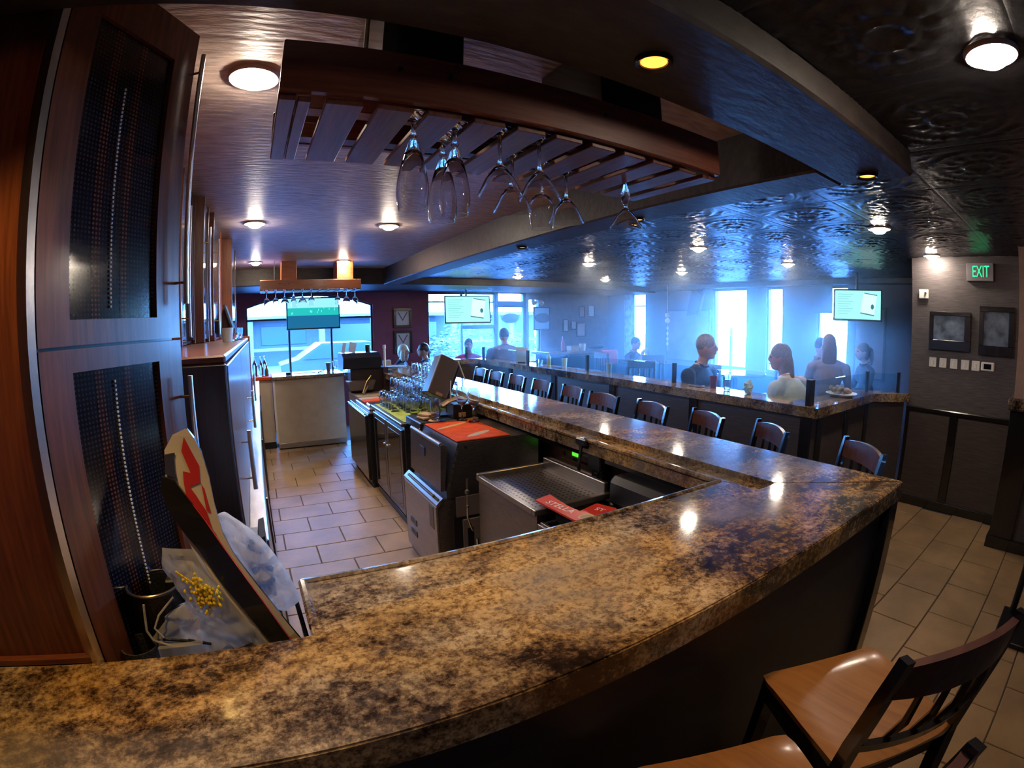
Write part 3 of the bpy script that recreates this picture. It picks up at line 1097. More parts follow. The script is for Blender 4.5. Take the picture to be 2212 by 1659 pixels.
# low end counter (beige inner face) closing the bar at the far side
endc = thing('end_counter', 'beige end counter with dark stone top below the arched window', 'counter', (.62, 7.5, 0))
MB().box(.18, 1.19, 7.2, 7.75, 0.02, 1.0).build('body', M['beige'], endc)
MB().bbox(.15, 1.2, 7.17, 7.85, 1.0, 1.05, .008).build('stone_top', M['granite'], endc)
MB().bbox(.19, 1.18, 7.194, 7.2, .02, .09, .001).build('kick_plate', M['steel'], endc)
MB().box(.155, .185, 7.185, 7.2, .1, 1.0).build('edge_strip', M['white'], endc)
endc2 = thing('end_cabinet', 'short beige cabinet left of the beige end counter', 'cabinet', (-.05, 7.5, 0))
MB().box(-.35, .145, 7.32, 7.8, .1, 1.0).build('body', M['beige'], endc2)
MB().bbox(-.36, .15, 7.3, 7.85, 1.0, 1.045, .006).build('stone_top', M['redmat'], endc2)
MB().bbox(-.35, .145, 7.33, 7.8, 0, .1, .003).build('plinth', M['black'], endc2)

# half wall of the dining side: stone capped, glass panels between black posts
hw = thing('half_wall', 'dark half wall with granite cap dividing bar stools from dining area', 'half wall', (3.8, 4.8, 0))
cap = [(3.60, 1.73), (4.95, 1.76), (5.28, 1.47), (5.28, 1.72), (5.06, 2.06), (3.96, 2.04), (3.96, 7.6), (3.75, 7.98), (3.2, 7.98), (3.2, 7.78), (3.60, 7.70)]
bm = MB().prism(cap, 1.02, 1.10)
bm.build('granite_cap', M['granite'], hw)
MB().prism([(3.66, 1.80), (4.96, 1.83), (5.28, 1.53), (5.28, 1.60), (5.0, 1.92), (3.86, 1.92), (3.86, 7.55), (3.68, 7.9), (3.25, 7.9), (3.25, 7.82), (3.66, 7.72)], 0, 1.02).build('body', M['wains'], hw)
for y in (1.80, 3.0, 4.2, 5.4, 6.6):
    MB().bbox(3.64, 3.665, y, y + .10, 0, 1.02, .003).build('stile', M['blackwood'], hw)
for x in (3.75, 4.35, 4.9):
    MB().bbox(x, x + .09, 1.785 + (x - 3.66) * .023, 1.81 + (x - 3.66) * .023, 0, 1.02, .003).build('stile', M['blackwood'], hw)
MB().bbox(3.645, 3.665, 1.8, 7.6, 0.0, .1, .003).build('baseboard', M['blackwood'], hw)
posts = [(3.68, 1.845), (5.03, 1.87), (3.86, 3.50), (3.82, 4.94), (3.74, 6.27), (3.68, 7.66), (3.48, 7.93), (5.25, 1.60)]
for k, (x, y) in enumerate(posts):
    w = .035 if k in (0,) else .022
    MB().bbox(x - w, x + w, y - w * .7, y + w * .7, 1.10, 1.305, .003).build('post', M['blackmetal'], hw)


def gpanel(p, q):
    a, c = Vector((*p, 0)), Vector((*q, 0))
    d = (c - a).normalized()
    nrm = Vector((-d.y, d.x, 0)) * .004
    a, c = a + d * .03, c - d * .03
    vs = []
    for z in (1.115, 1.29):
        for pt in (a - nrm, c - nrm, c + nrm, a + nrm):
            vs.append((pt.x, pt.y, z))
    MB().add(vs, [(3, 2, 1, 0), (4, 5, 6, 7), (0, 1, 5, 4), (1, 2, 6, 5), (2, 3, 7, 6), (3, 0, 4, 7)]).build('glass_panel', M['partglass'], hw)


for i, j in ((0, 2), (2, 3), (3, 4), (4, 5), (5, 6), (0, 1), (1, 7)):
    gpanel(posts[i], posts[j])


# thin scatter volume added over the dining room to imitate lens glare
hz = bpy.data.materials.new('glare_haze')
hz.use_nodes = True
_n, _l = hz.node_tree.nodes, hz.node_tree.links
_n.remove(_n['Principled BSDF'])
_v = _n.new('ShaderNodeVolumeScatter')
_v.inputs['Color'].default_value = (0.72, 0.86, 1.0, 1)
_v.inputs['Density'].default_value = 0.055
_v.inputs['Anisotropy'].default_value = 0.72
_l.new(_v.outputs[0], _n['Material Output'].inputs['Volume'])
hzo = MB().box(3.3, 7.74, 1.56, 9.11, -0.11, 2.70).build('glare_haze', hz)
hzo['kind'] = 'stuff'
tag(hzo, 'thin bluish volume added in the dining room to imitate lens glare', 'glare_haze')


# ================================================================== LAMPS
def recessed(kind, label, x, y, z, group, size=1.0, watts=None, ang=128, light=True):
    t = thing('recessed_lamp', label, 'ceiling lamp', (x, y, z), 0, group)
    r = 0.085 * size
    MB().lathe([(r * .74, 0.002), (r * .78, -.006), (r, -.012), (r * 1.06, -.007), (r * 1.08, 0.002)], 28).build('trim_ring', M['trim'] if kind == 'white' else M['blackmetal'], t, world=False)
    if kind == 'white':
        MB().lathe([(0, -.044), (r * .3, -.041), (r * .52, -.032), (r * .66, -.018), (r * .72, .002)], 24).build('bulb', M['bulb'], t, world=False)
    else:
        MB().lathe([(0, -.004), (r * .5, -.004), (r * .74, -.003), (r * .74, .002)], 24).build('bulb', M['amber'], t, world=False)
    if light:
        if kind == 'white':
            downlight('lamp_light', (x, y, z - .06), (1.0, .87, .74), LAMP_W if watts is None else watts, ang)
        else:
            downlight('lamp_light', (x, y, z - .04), (1.0, .60, .17), AMBER_W if watts is None else watts, 72, .9)
    return t


G1 = 'white lamps in the ceiling over the bar well'
recessed('white', 'large bright white ceiling lamp beside the near end of the wooden glass rack', -.05, 1.66, 2.578, G1)
recessed('white', 'white ceiling lamp left of centre over the bar well, second from the camera', -.03, 4.15, 2.578, G1)
recessed('white', 'white ceiling lamp above the hanging pilsner glasses, over the bar well', 1.10, 4.14, 2.578, G1)
recessed('white', 'white ceiling lamp nearest the arched window, left of the far glass rack blocks', -.03, 6.6, 2.578, G1)
recessed('white', 'white ceiling lamp above the lit hanging block of the far glass rack', 1.11, 6.52, 2.578, G1)
G2 = 'white lamps in the embossed tin ceiling'
recessed('white', 'large glaring white lamp in the tin ceiling at the upper right corner', 1.42, .108, 2.435, G2, .85, 3, 95)
T = [(3.66, 1.275, 'bright white tin-ceiling lamp over the bar stools, nearest of its row'),
     (3.69, 3.04, 'white tin-ceiling lamp above the half wall, second of the row over the aisle'),
     (3.69, 4.73, 'white tin-ceiling lamp over the aisle, third of its row towards the door'),
     (3.78, 6.62, 'white tin-ceiling lamp nearest the back windows, above the menu screen'),
     (5.14, 1.25, 'white tin-ceiling lamp left of the EXIT sign'),
     (5.27, 2.97, 'white tin-ceiling lamp above the woman in the white top'),
     (5.30, 4.68, 'white tin-ceiling lamp above the dark-clothed man in the dining room'),
     (5.31, 6.37, 'farthest white tin-ceiling lamp of the dining room row')]
for x, y, lb in T:
    recessed('white', lb, x, y, 2.435, G2, .95, {1.275: 2.2, 1.25: 1.1}.get(y, 8), 95)
G3 = 'amber lamps in the dark soffit above the bar counter'
recessed('amber', 'amber lamp in the dark soffit straight above the front counter', .796, .752, SOF - .001, G3, .5)
recessed('amber', 'amber lamp at the corner of the dark soffit', 2.02, .74, SOF - .001, G3, .5)
recessed('amber', 'amber lamp in the soffit seen beyond the last martini glass', 2.03, 2.13, SOF - .001, G3, .5)
recessed('amber', 'farthest amber lamp in the soffit over the right side of the bar', 2.02, 3.46, SOF - .001, G3, .5)
recessed('amber', 'amber lamp in the soffit over the left end of the front counter', -.44, .752, SOF - .001, G3, .5)

# the near lamp of the tin ceiling just above and left of the camera
recessed('amber', 'warm lamp in the tin ceiling just above the left end of the counter', -.43, .108, 2.435, G2, 1.1, 19)

# ================================================================== GLASS RACKS
def rack(label, y0, woods, n, label2=None, blocks=(), depth=.43):
    x0, x1 = .024, 1.345
    t = thing('glass_rack', label, 'glass rack', ((x0 + x1) / 2, y0, 2.21))
    MB().bbox(x0, x1, y0, y0 + .022, 2.213, 2.335, .003).build('front_rail', woods[0], t)
    MB().bbox(x0, x1, y0 + depth - .03, y0 + depth - .008, 2.24, 2.335, .003).build('rear_rail', woods[0], t)
    MB().bbox(x0, x0 + .04, y0 + .022, y0 + depth, 2.20, 2.222, .003).build('end_board', woods[1], t)
    MB().bbox(x1 - .04, x1, y0 + .022, y0 + depth, 2.20, 2.222, .003).build('end_board', woods[1], t)
    edges = [x0 + .042]
    for i in range(n):
        g = .110 + .1155 * i
        edges += [g - .016, g + .016]
    edges.append(x1 - .042)
    for i in range(0, len(edges), 2):
        MB().bbox(edges[i], edges[i + 1], y0 + .024, y0 + depth - .01, 2.198, 2.212, .002).build('slat', woods[1], t)
    for y in (y0 + .14, y0 + .33):
        MB().bbox(x0 + .01, x1 - .01, y, y + .05, 2.236, 2.28, .003).build('cross_batten', woods[2], t)
    for xa, xb in blocks:
        MB().bbox(xa, xb, y0 + .05, y0 + .37, 2.335, 2.58, .003).build('hanging_block', woods[3], t)
    MB().tube([(.26 - .05, y0 + .05, 2.33), (.26 - .05, y0 + .05, 2.58)], .006, 6).build('threaded_rod', M['steel'], t)
    for xx in (.28, .40, .85):
        MB().lathe([(0, 0), (.007, 0), (.007, .004), (0, .006)], 8, mat=Matrix.Translation((xx, y0 - .001, 2.29)) @ Matrix.Rotation(pi / 2, 4, 'X')).build('screw', M['blackmetal'], t)
    return t


rack('dark reddish slatted wooden glass rack hanging above the front of the bar', 1.0, (M['rack'], M['slat'], M['rack'], M['blackwood']), 11, None, ((.25, .455), (.885, 1.13)))
rack('orange wooden glass rack hanging in front of the arched window', 6.5, (M['farrack'], M['slat'], M['farrack'], M['farrack']), 11, None, ((.30, .50), (1.03, 1.25)))


def shell(prof_out, t):
    """closed profile: outer wall then back down the inside"""
    inner = [(max(r - t, 0.0), z) for r, z in prof_out]
    return inner


def glass_mesh(kind):
    """stemware hanging upside-down: z = 0 at the foot (top), bowl opening at -h"""
    b = MB()
    if kind == 'pilsner':
        foot = [(0, 0), (.034, -.001), (.035, -.004), (.012, -.009), (.006, -.016), (.0055, -.045), (.010, -.052), (.006, -.058), (.012, -.068), (.016, -.082)]
        out = [(.022, -.10), (.029, -.13), (.0345, -.16), (.036, -.185), (.034, -.205), (.031, -.22)]
        inn = [(.0295, -.22), (.0322, -.205), (.0342, -.185), (.0327, -.16), (.027, -.13), (.019, -.10), (.008, -.088), (0, -.086)]
    elif kind == 'martini':
        foot = [(0, 0), (.036, -.001), (.037, -.004), (.012, -.008), (.0045, -.02), (.0042, -.075), (.006, -.082), (.009, -.09)]
        out = [(.02, -.104), (.036, -.127), (.0535, -.165)]
        inn = [(.052, -.165), (.034, -.127), (.018, -.106), (.004, -.094), (0, -.093)]
    elif kind == 'twisted':
        foot = [(0, 0), (.036, -.001), (.037, -.004), (.012, -.008), (.004, -.012), (.013, -.04), (.016, -.055), (.012, -.075), (.006, -.09), (.008, -.096)]
        out = [(.018, -.108), (.034, -.127), (.0535, -.16)]
        inn = [(.052, -.16), (.032, -.128), (.016, -.11), (.004, -.099), (0, -.098)]
    else:   # wine
        foot = [(0, 0), (.034, -.001), (.035, -.004), (.012, -.008), (.0045, -.02), (.004, -.085), (.008, -.094)]
        out = [(.024, -.107), (.035, -.125), (.038, -.145), (.036, -.17), (.031, -.20)]
        inn = [(.0298, -.20), (.0345, -.17), (.0364, -.145), (.0333, -.125), (.022, -.109), (.006, -.098), (0, -.097)]
    n = len(foot + out + inn)
    b.lathe(foot + out + inn, 28)
    return b.mesh(kind + '_glass', [M['glass']])


GM = {k: glass_mesh(k) for k in ('pilsner', 'martini', 'twisted', 'wine')}


def hang(kind, label, x, y, z=2.198, group=None, tilt=0.0):
    o = bpy.data.objects.new(kind + '_glass', GM[kind])
    COL.objects.link(o)
    o.location = (x, y, z)
    o.rotation_euler = (tilt, 0, 0)
    o.scale = (1.07, 1.07, 1.07)
    tag(o, label, 'glass', group)
    return o


HG = 'stemmed glasses hanging from the near rack'
ZH = 2.2175
hang('pilsner', 'leftmost tall pilsner glass hanging from the near rack', 0.341, 1.077, ZH, HG)
hang('pilsner', 'right-hand of the two overlapping pilsner glasses hanging from the near rack', 0.455, 1.1, ZH, HG)
hang('pilsner', 'lower of the two overlapping pilsner glasses hanging farther back on the near rack', 0.455, 1.182, ZH, HG)
hang('martini', 'leftmost wide martini glass hanging at the front of the near rack', 0.572, 1.087, ZH, HG)
hang('martini', 'martini glass hanging behind the leftmost martini glass, farther back', 0.69, 1.234, ZH, HG)
hang('martini', 'martini glass hanging right above the small wine glass', 0.688, 1.084, ZH, HG)
hang('wine', 'small tulip wine glass hanging below and behind the martini glasses', 0.802, 1.254, ZH, HG)
hang('martini', 'narrow-stemmed martini glass hanging right of the small wine glass', 0.9185, 1.29, ZH, HG)
hang('twisted', 'single martini glass with a bulging stem hanging alone at the right of the near rack', 1.1495, 1.263, ZH, HG)
for k, (x, kd, lb) in enumerate(((.110, 'wine', 'leftmost stubby wine glass on the far rack'), (.2255, 'wine', 'second wine glass from the left on the far rack'),
                                 (.341, 'martini', 'first martini glass from the left on the far rack'), (.4565, 'pilsner', 'tall pilsner glass on the far rack, right of a martini glass'),
                                 (.572, 'martini', 'martini glass near the middle of the far rack'), (.6875, 'wine', 'wine glass hanging at the middle of the far rack'),
                                 (1.034, 'wine', 'wine glass left of the narrow glass at the right of the far rack'), (1.1495, 'martini', 'small martini glass between two wine glasses at the right of the far rack'),
                                 (1.265, 'wine', 'rightmost wine glass on the far rack'))):
    hang(kd, lb, x, 6.53, ZH, 'glasses hanging from the far orange rack')

# ================================================================== LEFT: TALL CABINETS
cab = thing('tall_cabinet', 'tall cherry wood cabinet with screened glass doors at the left', 'cabinet', (-.42, .92, 1.10))
P0, P1 = Vector((-.418, .925)), Vector((-.196, 1.270))
dU = (P1 - P0).normalized()
WU = (P1 - P0).length
nU = Vector((dU.y, -dU.x))      # towards the well


def cabx(u, d, z):
    p = P0 + dU * u + nU * d
    return (p.x, p.y, z)


CT = 2.498


def cbox(b, u0, u1, d0, d1, z0, z1):
    vs = [cabx(u0, d0, z0), cabx(u1, d0, z0), cabx(u1, d1, z0), cabx(u0, d1, z0), cabx(u0, d0, z1), cabx(u1, d0, z1), cabx(u1, d1, z1), cabx(u0, d1, z1)]
    return b.add(vs, [(0, 1, 2, 3), (7, 6, 5, 4), (4, 5, 1, 0), (5, 6, 2, 1), (6, 7, 3, 2), (7, 4, 0, 3)])


MB().bbox(-1.34, -.430, .932, .955, 1.10, 2.575, .003).build('side_panel', M['cherry'], cab)
MB().bbox(-1.34, -.432, .915, .932, 1.10, 1.118, .003).build('base_trim', M['cherry_x'], cab)
b = MB()
cbox(b, -.022, -.004, -.03, .004, 1.10, CT)
b.build('edge_strip', M['satin'], cab)
b = MB()
b.prism([(-1.34, .96), (-.44, .96), (cabx(-.0, -.03, 0)[0], cabx(0, -.03, 0)[1]), (cabx(WU, -.03, 0)[0], cabx(WU, -.03, 0)[1]), (cabx(WU, -.4, 0)[0], cabx(WU, -.4, 0)[1]), (-1.34, 1.45)], .0, CT - .002)
b.build('carcass', M['darkwood'], cab)
for nm, z0, z1, hz0, hz1 in (('upper', 1.712, CT - .004, 1.79, 2.42), ('lower', .90, 1.706, 1.16, 1.622)):
    gb, gt = (1.760, 2.385) if nm == 'upper' else (1.02, 1.662)
    sl, sr = .080, .080
    d = MB()
    cbox(d, .002, sl, -.026, 0, z0, z1)
    cbox(d, WU - sr, WU - .001, -.026, 0, z0, z1)
    cbox(d, sl, WU - sr, -.026, 0, z0, gb)
    cbox(d, sl, WU - sr, -.026, 0, gt, z1)
    door = d.build('door', M['cherry'], cab)
    g = MB()
    cbox(g, sl, WU - sr, -.016, -.012, gb, gt)
    g.build('screened_pane', M['perf'], door)
    st = MB()
    for u in (.145, .225):
        cbox(st, u, u + .022, -.0119, -.0112, gb, gt)
    st.build('inner_strip', perforated('reddish_perforated_strip', (.02, .008, .007), (.16, .05, .035)), door)
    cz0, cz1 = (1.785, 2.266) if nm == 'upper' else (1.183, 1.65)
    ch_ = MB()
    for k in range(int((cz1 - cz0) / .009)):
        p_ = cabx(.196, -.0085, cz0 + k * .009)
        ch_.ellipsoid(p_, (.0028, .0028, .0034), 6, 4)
    bc_ = ch_.build('glint_beads', M['white'], door)  # white beads stand in for a bright dotted reflection in the glass
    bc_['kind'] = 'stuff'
    uh = WU - .012
    h = MB()
    h.tube([cabx(uh, .034, hz0), cabx(uh, .034, hz1)], .0062, 10)
    h.build('handle', M['handle'], door)
    for zz in (hz0 + .05, hz1 - .05):
        MB().tube([cabx(uh - .004, -.004, zz), cabx(uh, .034, zz)], .0035, 6).build('handle_stud', M['brass'], door)

# back bar along the left wall: low cabinet, steel fronts, hutch of tall glazed units
bb = thing('back_bar', 'low dark wood back bar with tall bar handles along the left wall', 'cabinet', (-.5, 3, 0))
MB().box(-1.3, -.115, 1.49, 4.6, .10, 1.63).build('carcass', M['darkwood'], bb)
MB().bbox(-1.3, -.10, 1.47, 4.62, 1.63, 1.655, .006).build('top_board', M['cherry_x'], bb)
MB().bbox(-1.3, -.10, 1.465, 1.49, .02, 1.63, .004).build('end_panel', M['darkwood'], bb)
for k in range(3):
    y0 = 1.495 + k * 1.035
    dd = MB().bbox(-.117, -.096, y0, y0 + 1.03, 1.06, 1.625, .003).build('door', M['cherry'], bb)
    yh = (1.9, 3.15, 4.35)[k]
    MB().tube([(-.062, yh, 1.125), (-.062, yh, 1.352)], .009, 10).build('handle', M['handle'], dd)
    for zz in (1.17, 1.31):
        MB().tube([(-.1, yh, zz), (-.062, yh, zz)], .004, 6).build('handle_stud', M['satin'], dd)
MB().bbox(-1.3, -.085, 4.62, 4.68, .02, 1.67, .004).build('far_gable', M['cherry'], bb)
cool = thing('steel_cooler', 'long low steel fronted cooler at the foot of the back bar', 'cooler', (-.3, 4.3, 0))
MB().bbox(-.11, -.035, 1.6, 6.9, .08, 1.04, .004).build('body', M['steel'], cool)
MB().box(-.11, -.045, 1.6, 6.9, 0, .08).build('plinth', M['black'], cool)
for y in (2.3, 3.6, 4.9, 6.1):
    MB().bbox(-.036, -.026, y, y + .012, .15, .95, .002).build('door_seam', M['darksteel'], cool)
MB().box(-1.2, -.115, 4.7, 6.9, 0, .98).build('rear_body', M['darkwood'], bb)
hut = thing('glass_front_hutch', 'tall glazed hutch units reaching the ceiling above the back bar', 'hutch', (-.7, 4.2, 1.655))
for k, (y0, y1, xf) in enumerate(((2.7, 3.27, -.405), (3.30, 3.60, -.35), (3.75, 4.50, -.325), (4.85, 5.57, -.245))):
    zb = 1.656 if k < 3 else 1.0
    MB().bbox(-1.2, xf - .02, y0, y1 - .03, zb, 2.572, .003).build('carcass', M['blackwood'], hut)
    MB().bbox(-1.2, xf, y1 - .03, y1, zb, 2.574, .003).build('gable', M['cherry'], hut)
    MB().bbox(-1.2, xf, y0 - .02, y0, zb, 2.574, .003).build('gable', M['cherry'], hut)
    dd = MB().bbox(xf - .02, xf - .006, y0 + .01, y1 - .04, zb + .02, 2.55, .002).build('glass_door', M['darkglass'], hut)
    if k < 3:
        MB().tube([(xf + .03, y0 + .10, 1.70), (xf + .03, y0 + .10, 2.40)], .007, 8).build('handle', M['handle'], dd)
        for zz in (1.8, 2.3):
            MB().tube([(xf - .008, y0 + .10, zz), (xf + .03, y0 + .10, zz)], .004, 6).build('handle_stud', M['brass'], dd)
for k, (x, y) in enumerate(((-.20, 3.2), (-.17, 3.5), (-.155, 3.75))):
    c = MB().lathe([(0, 0), (.03, 0), (.036, .05), (.038, .085), (.035, .085), (.033, .05), (.027, .008), (0, .008)], 16, (0, 0, 0)).build('glass_cup', M['glass'] if k else M['white'], None)
    c.location = (x, y, 1.656)
    tag(c, ('white cup on the back bar top, nearest the hutch handle', 'first clear cup behind the white cup on the back bar', 'last clear cup in the row on the back bar top')[k], 'cup')
scr = thing('till_screen', 'small bluish angled till screen on the far hutch', 'screen', (-.22, 4.75, 1.66))
MB().bbox(-.34, -.30, 4.66, 4.82, 1.66, 1.70, .004).build('stand', M['black'], scr)
_r = Matrix.Translation((-.27, 4.74, 1.83)) @ Matrix.Rotation(radians(-18), 4, 'Y')
MB().bbox(-.01, .01, -.14, .14, -.13, .13, .003, mat=_r).build('housing', M['black'], scr)
MB().box(.0101, .0115, -.125, .125, -.115, .115, mat=_r).build('display', emissive('till_display', (.15, .35, .75), .6), scr)

# ================================================================== SKIS, BAGS and odds on the shelf at the left
shelf = thing('low_shelf', 'low dark shelf behind the left end of the counter', 'shelf', (-.2, 1.05, 0))
MB().bbox(-.40, .028, .93, 1.20, .86, .89, .003).build('shelf_board', M['darkwood'], shelf)
for x in (-.39, -.005):
    MB().bbox(x, x + .03, .935, 1.19, 0, .86, .002).build('shelf_leg', M['darkwood'], shelf)

WR = [(-0.172, 1.103, 1.521), (-0.158, 1.095, 1.502), (-0.145, 1.088, 1.473), (-0.134, 1.075, 1.421), (-0.13, 1.062, 1.365), (-0.121, 1.05, 1.300), (-0.104, 1.04, 1.252), (-0.077, 1.028, 1.202), (-0.042, 1.015, 1.136), (0.000, 1.002, 1.051), (.075, .985, .905)]
WL = [(-0.176, 1.103, 1.522), (-0.205, 1.099, 1.512), (-0.226, 1.093, 1.482), (-0.230, 1.08, 1.424), (-0.220, 1.067, 1.367), (-0.205, 1.055, 1.305), (-0.186, 1.043, 1.252), (-0.158, 1.03, 1.20), (-0.122, 1.017, 1.134), (-0.081, 1.004, 1.049), (-.006, .987, .905)]
ski = thing('ski', 'white topped ski with red zigzag print leaning against the cabinet', 'ski', (0, .99, .905))
MB().strip(WL, WR, .011, (0, -1, 0), 0, 1).build('ski_body', [M['skiwhite'], M['skiblack']], ski)


def on_ski(pts, lift=.0016):
    """print lying on the ski face: give (x, z); the y follows the ski"""
    out = []
    for x, z in pts:
        for i in range(len(WR) - 1):
            if WR[i][2] >= z >= WR[i + 1][2]:
                f = (WR[i][2] - z) / (WR[i][2] - WR[i + 1][2])
                y = WR[i][1] + f * (WR[i + 1][1] - WR[i][1])
                break
        else:
            y = WR[0][1]
        out.append((x, y - lift, z))
    return out


def flat(polys, lift=.0016):
    m = MB()
    for p in polys:
        q = on_ski(p, lift)
        m.add(q, [list(range(len(q)))])
    return m


flat([[(-.180, 1.506), (-.152, 1.445), (-.172, 1.430), (-.188, 1.478)],
      [(-.172, 1.432), (-.152, 1.446), (-.154, 1.410), (-.178, 1.405), (-.190, 1.415), (-.189, 1.437)],
      [(-.190, 1.415), (-.178, 1.405), (-.166, 1.385), (-.148, 1.350), (-.141, 1.310), (-.1345, 1.300), (-.137, 1.290), (-.150, 1.320), (-.172, 1.365), (-.188, 1.388)],
      [(-.152, 1.408), (-.147, 1.398), (-.139, 1.345), (-.148, 1.352)]]).build('red_print', M['redink'], ski)
flat([[(-.2255, 1.474), (-.203, 1.476), (-.203, 1.470), (-.206, 1.466), (-.206, 1.432), (-.204, 1.428), (-.206, 1.424), (-.2285, 1.434)],
      [(-.2275, 1.430), (-.222, 1.427), (-.222, 1.416), (-.2265, 1.419)], [(-.218, 1.425), (-.204, 1.424), (-.204, 1.418), (-.218, 1.419)],
      [(-.218, 1.412), (-.204, 1.412), (-.204, 1.403), (-.208, 1.404), (-.208, 1.408), (-.218, 1.409)]]).build('dark_print', M['navyink'], ski)
BLc = [(-0.236, 1.075, 1.428), (-0.243, 1.068, 1.405), (-0.232, 1.055, 1.369), (-0.209, 1.04, 1.326), (-0.176, 1.025, 1.278), (-0.143, 1.01, 1.209), (-0.106, 0.995, 1.145), (-0.063, 0.98, 1.060), (.02, .965, .905)]
BRc = [(-0.232, 1.075, 1.429), (-0.209, 1.07, 1.420), (-0.176, 1.055, 1.370), (-0.154, 1.04, 1.338), (-0.127, 1.025, 1.288), (-0.092, 1.01, 1.220), (-0.057, 0.995, 1.149), (-0.020, 0.98, 1.062), (.06, .965, .905)]
ski2 = thing('ski', 'black ski base leaning in front of the white ski', 'ski', (.04, .965, .905))
MB().strip(BLc, BRc, .011, (0, -1, 0), 0, 0).build('ski_body', M['skiblack'], ski2)
MB().tube([(p[0] + .0015, p[1] - .001, p[2]) for p in BRc[2:]], .0013, 5).build('red_edge', M['red'], ski2)


def bag(outline, thick, seed, n=48, crease=.014):
    """pillow of film between an outline: outline is a list of (x, y, z) roughly in the XZ plane"""
    rnd = random.Random(seed)
    cx = sum(p[0] for p in outline) / len(outline)
    cz = sum(p[2] for p in outline) / len(outline)
    cy = sum(p[1] for p in outline) / len(outline)
    # resample outline
    P = [Vector(p) for p in outline]
    per = []
    m = len(P)
    seglen = [(P[(i + 1) % m] - P[i]).length for i in range(m)]
    tot = sum(seglen)
    for k in range(n * 2):
        s = tot * k / (n * 2)
        i = 0
        while s > seglen[i]:
            s -= seglen[i]
            i += 1
        per.append(P[i].lerp(P[(i + 1) % m], s / seglen[i]))
    rings = 14
    vs, fs = [], []
    N = len(per)
    off = Vector((rnd.random() * 9, rnd.random() * 9, 0))
    for side in (-1, 1):
        base = len(vs)
        for r in range(rings):
            f = 1 - r / rings
            for p in per:
                q = Vector((cx, cy, cz)).lerp(p, f)
                h = thick * sqrt(max(0, 1 - f ** 2)) * side
                nz = (abs(noise.noise((q + off) * 24)) - .2) * crease * 1.6 * side + (abs(noise.noise((q + off) * 60)) - .2) * crease * .8
                vs.append((q.x + noise.noise((q + off) * 31) * .003, q.y + h + nz * (1 if f < 1 else .4), q.z))
        vs.append((cx, cy + thick * side, cz))
        for r in range(rings - 1):
            for k in range(N):
                k2 = (k + 1) % N
                a, b_ = base + r * N + k, base + r * N + k2
                c_, d_ = base + (r + 1) * N + k2, base + (r + 1) * N + k
                fs.append((a, b_, c_, d_) if side < 0 else (d_, c_, b_, a))
        for k in range(N):
            a, b_ = base + (rings - 1) * N + k, base + (rings - 1) * N + (k + 1) % N
            fs.append((a, b_, len(vs) - 1) if side < 0 else (b_, a, len(vs) - 1))
    return MB().add(vs, fs, 0, True)


BL_out = [(-.25, 1.0, 1.303), (-.18, 1.0, 1.293), (-.143, .99, 1.207), (-.114, .985, 1.141), (-.08, .98, 1.092), (-.067, .975, 1.03), (-.15, .975, .99), (-.25, .985, .98), (-.323, .99, 1.094), (-.298, 1.0, 1.145), (-.225, 1.0, 1.174), (-.245, 1.0, 1.243), (-.256, 1.0, 1.27)]
bagl = thing('plastic_bag', 'crumpled clear plastic bag with yellow beads left of the skis', 'bag', (-.17, .99, .98))
bag(BL_out, .020, 3).build('film', M['film'], bagl)
bag([(-.228, 1.0, 1.272), (-.19, 1.0, 1.268), (-.148, .99, 1.205), (-.16, .99, 1.185), (-.20, 1.0, 1.185), (-.236, 1.0, 1.235)], .010, 9, 14).build('white_label', plastic_film('white_liner', (.85, .85, .88), .8), bagl)
bd = MB()
rnd = random.Random(4)
for _ in range(150):
    u, v_ = rnd.gauss(0, 1), rnd.gauss(0, 1)
    bd.ellipsoid((-.178 + u * .014, .972 + rnd.uniform(-.006, .006), 1.203 + v_ * .017 - u * .004), (.0034, .0034, .0048), 6, 4)
for k in range(16):
    bd.ellipsoid((-.224 + k * .0026, .975, 1.258 - k * .0026), (.0028, .0028, .0034), 6, 4)
o = bd.build('yellow_beads', M['yellow'], bagl)
o['kind'] = 'stuff'
bagd = [(-.10, .965, 1.075), (-.075, .965, 1.035), (-.12, .962, 1.0), (-.2, .965, 1.0), (-.19, .965, 1.05)]
bag(bagd, .012, 21, 12).build('dark_contents', M['cloth_navy'], bagl)
bagr = thing('plastic_bag', 'milky white plastic bag hanging behind the skis', 'bag', (-.05, 1.07, 1.05))
bag([(-.130, 1.07, 1.336), (-.109, 1.07, 1.342), (-.063, 1.07, 1.298), (-.029, 1.065, 1.256), (.005, 1.06, 1.188), (.027, 1.055, 1.111), (-.014, 1.05, 1.088), (-.04, 1.05, 1.10), (-.085, 1.06, 1.20), (-.125, 1.065, 1.27)], .016, 15).build('film', M['milkfilm'], bagr)
bag([(-.075, 1.06, 1.285), (-.045, 1.06, 1.262), (-.02, 1.055, 1.20), (-.03, 1.05, 1.13), (-.06, 1.05, 1.15), (-.078, 1.06, 1.23)], .007, 17, 14).build('blue_contents', plastic_film('pale_blue_liner', (.45, .62, .85), .75), bagr)
basket = thing('mesh_bin', 'round black wire mesh bin with a rim at the left of the shelf', 'bin', (-.30, 1.03, .89))
MB().lathe([(.052, 0), (.060, .30), (.063, .31), (.059, .31), (.056, .30), (.048, .004)], 24, (-.297, 1.045, .89), closed=True).build('bin_body', plain('black_wire_mesh', (.03, .03, .032), .35, .6, var=.8, vscale=260), basket)
MB().tube([(-.297 + .063 * cos(a * pi / 12), 1.045 + .063 * sin(a * pi / 12), 1.205) for a in range(25)], .003, 6).build('rim', M['darksteel'], basket)
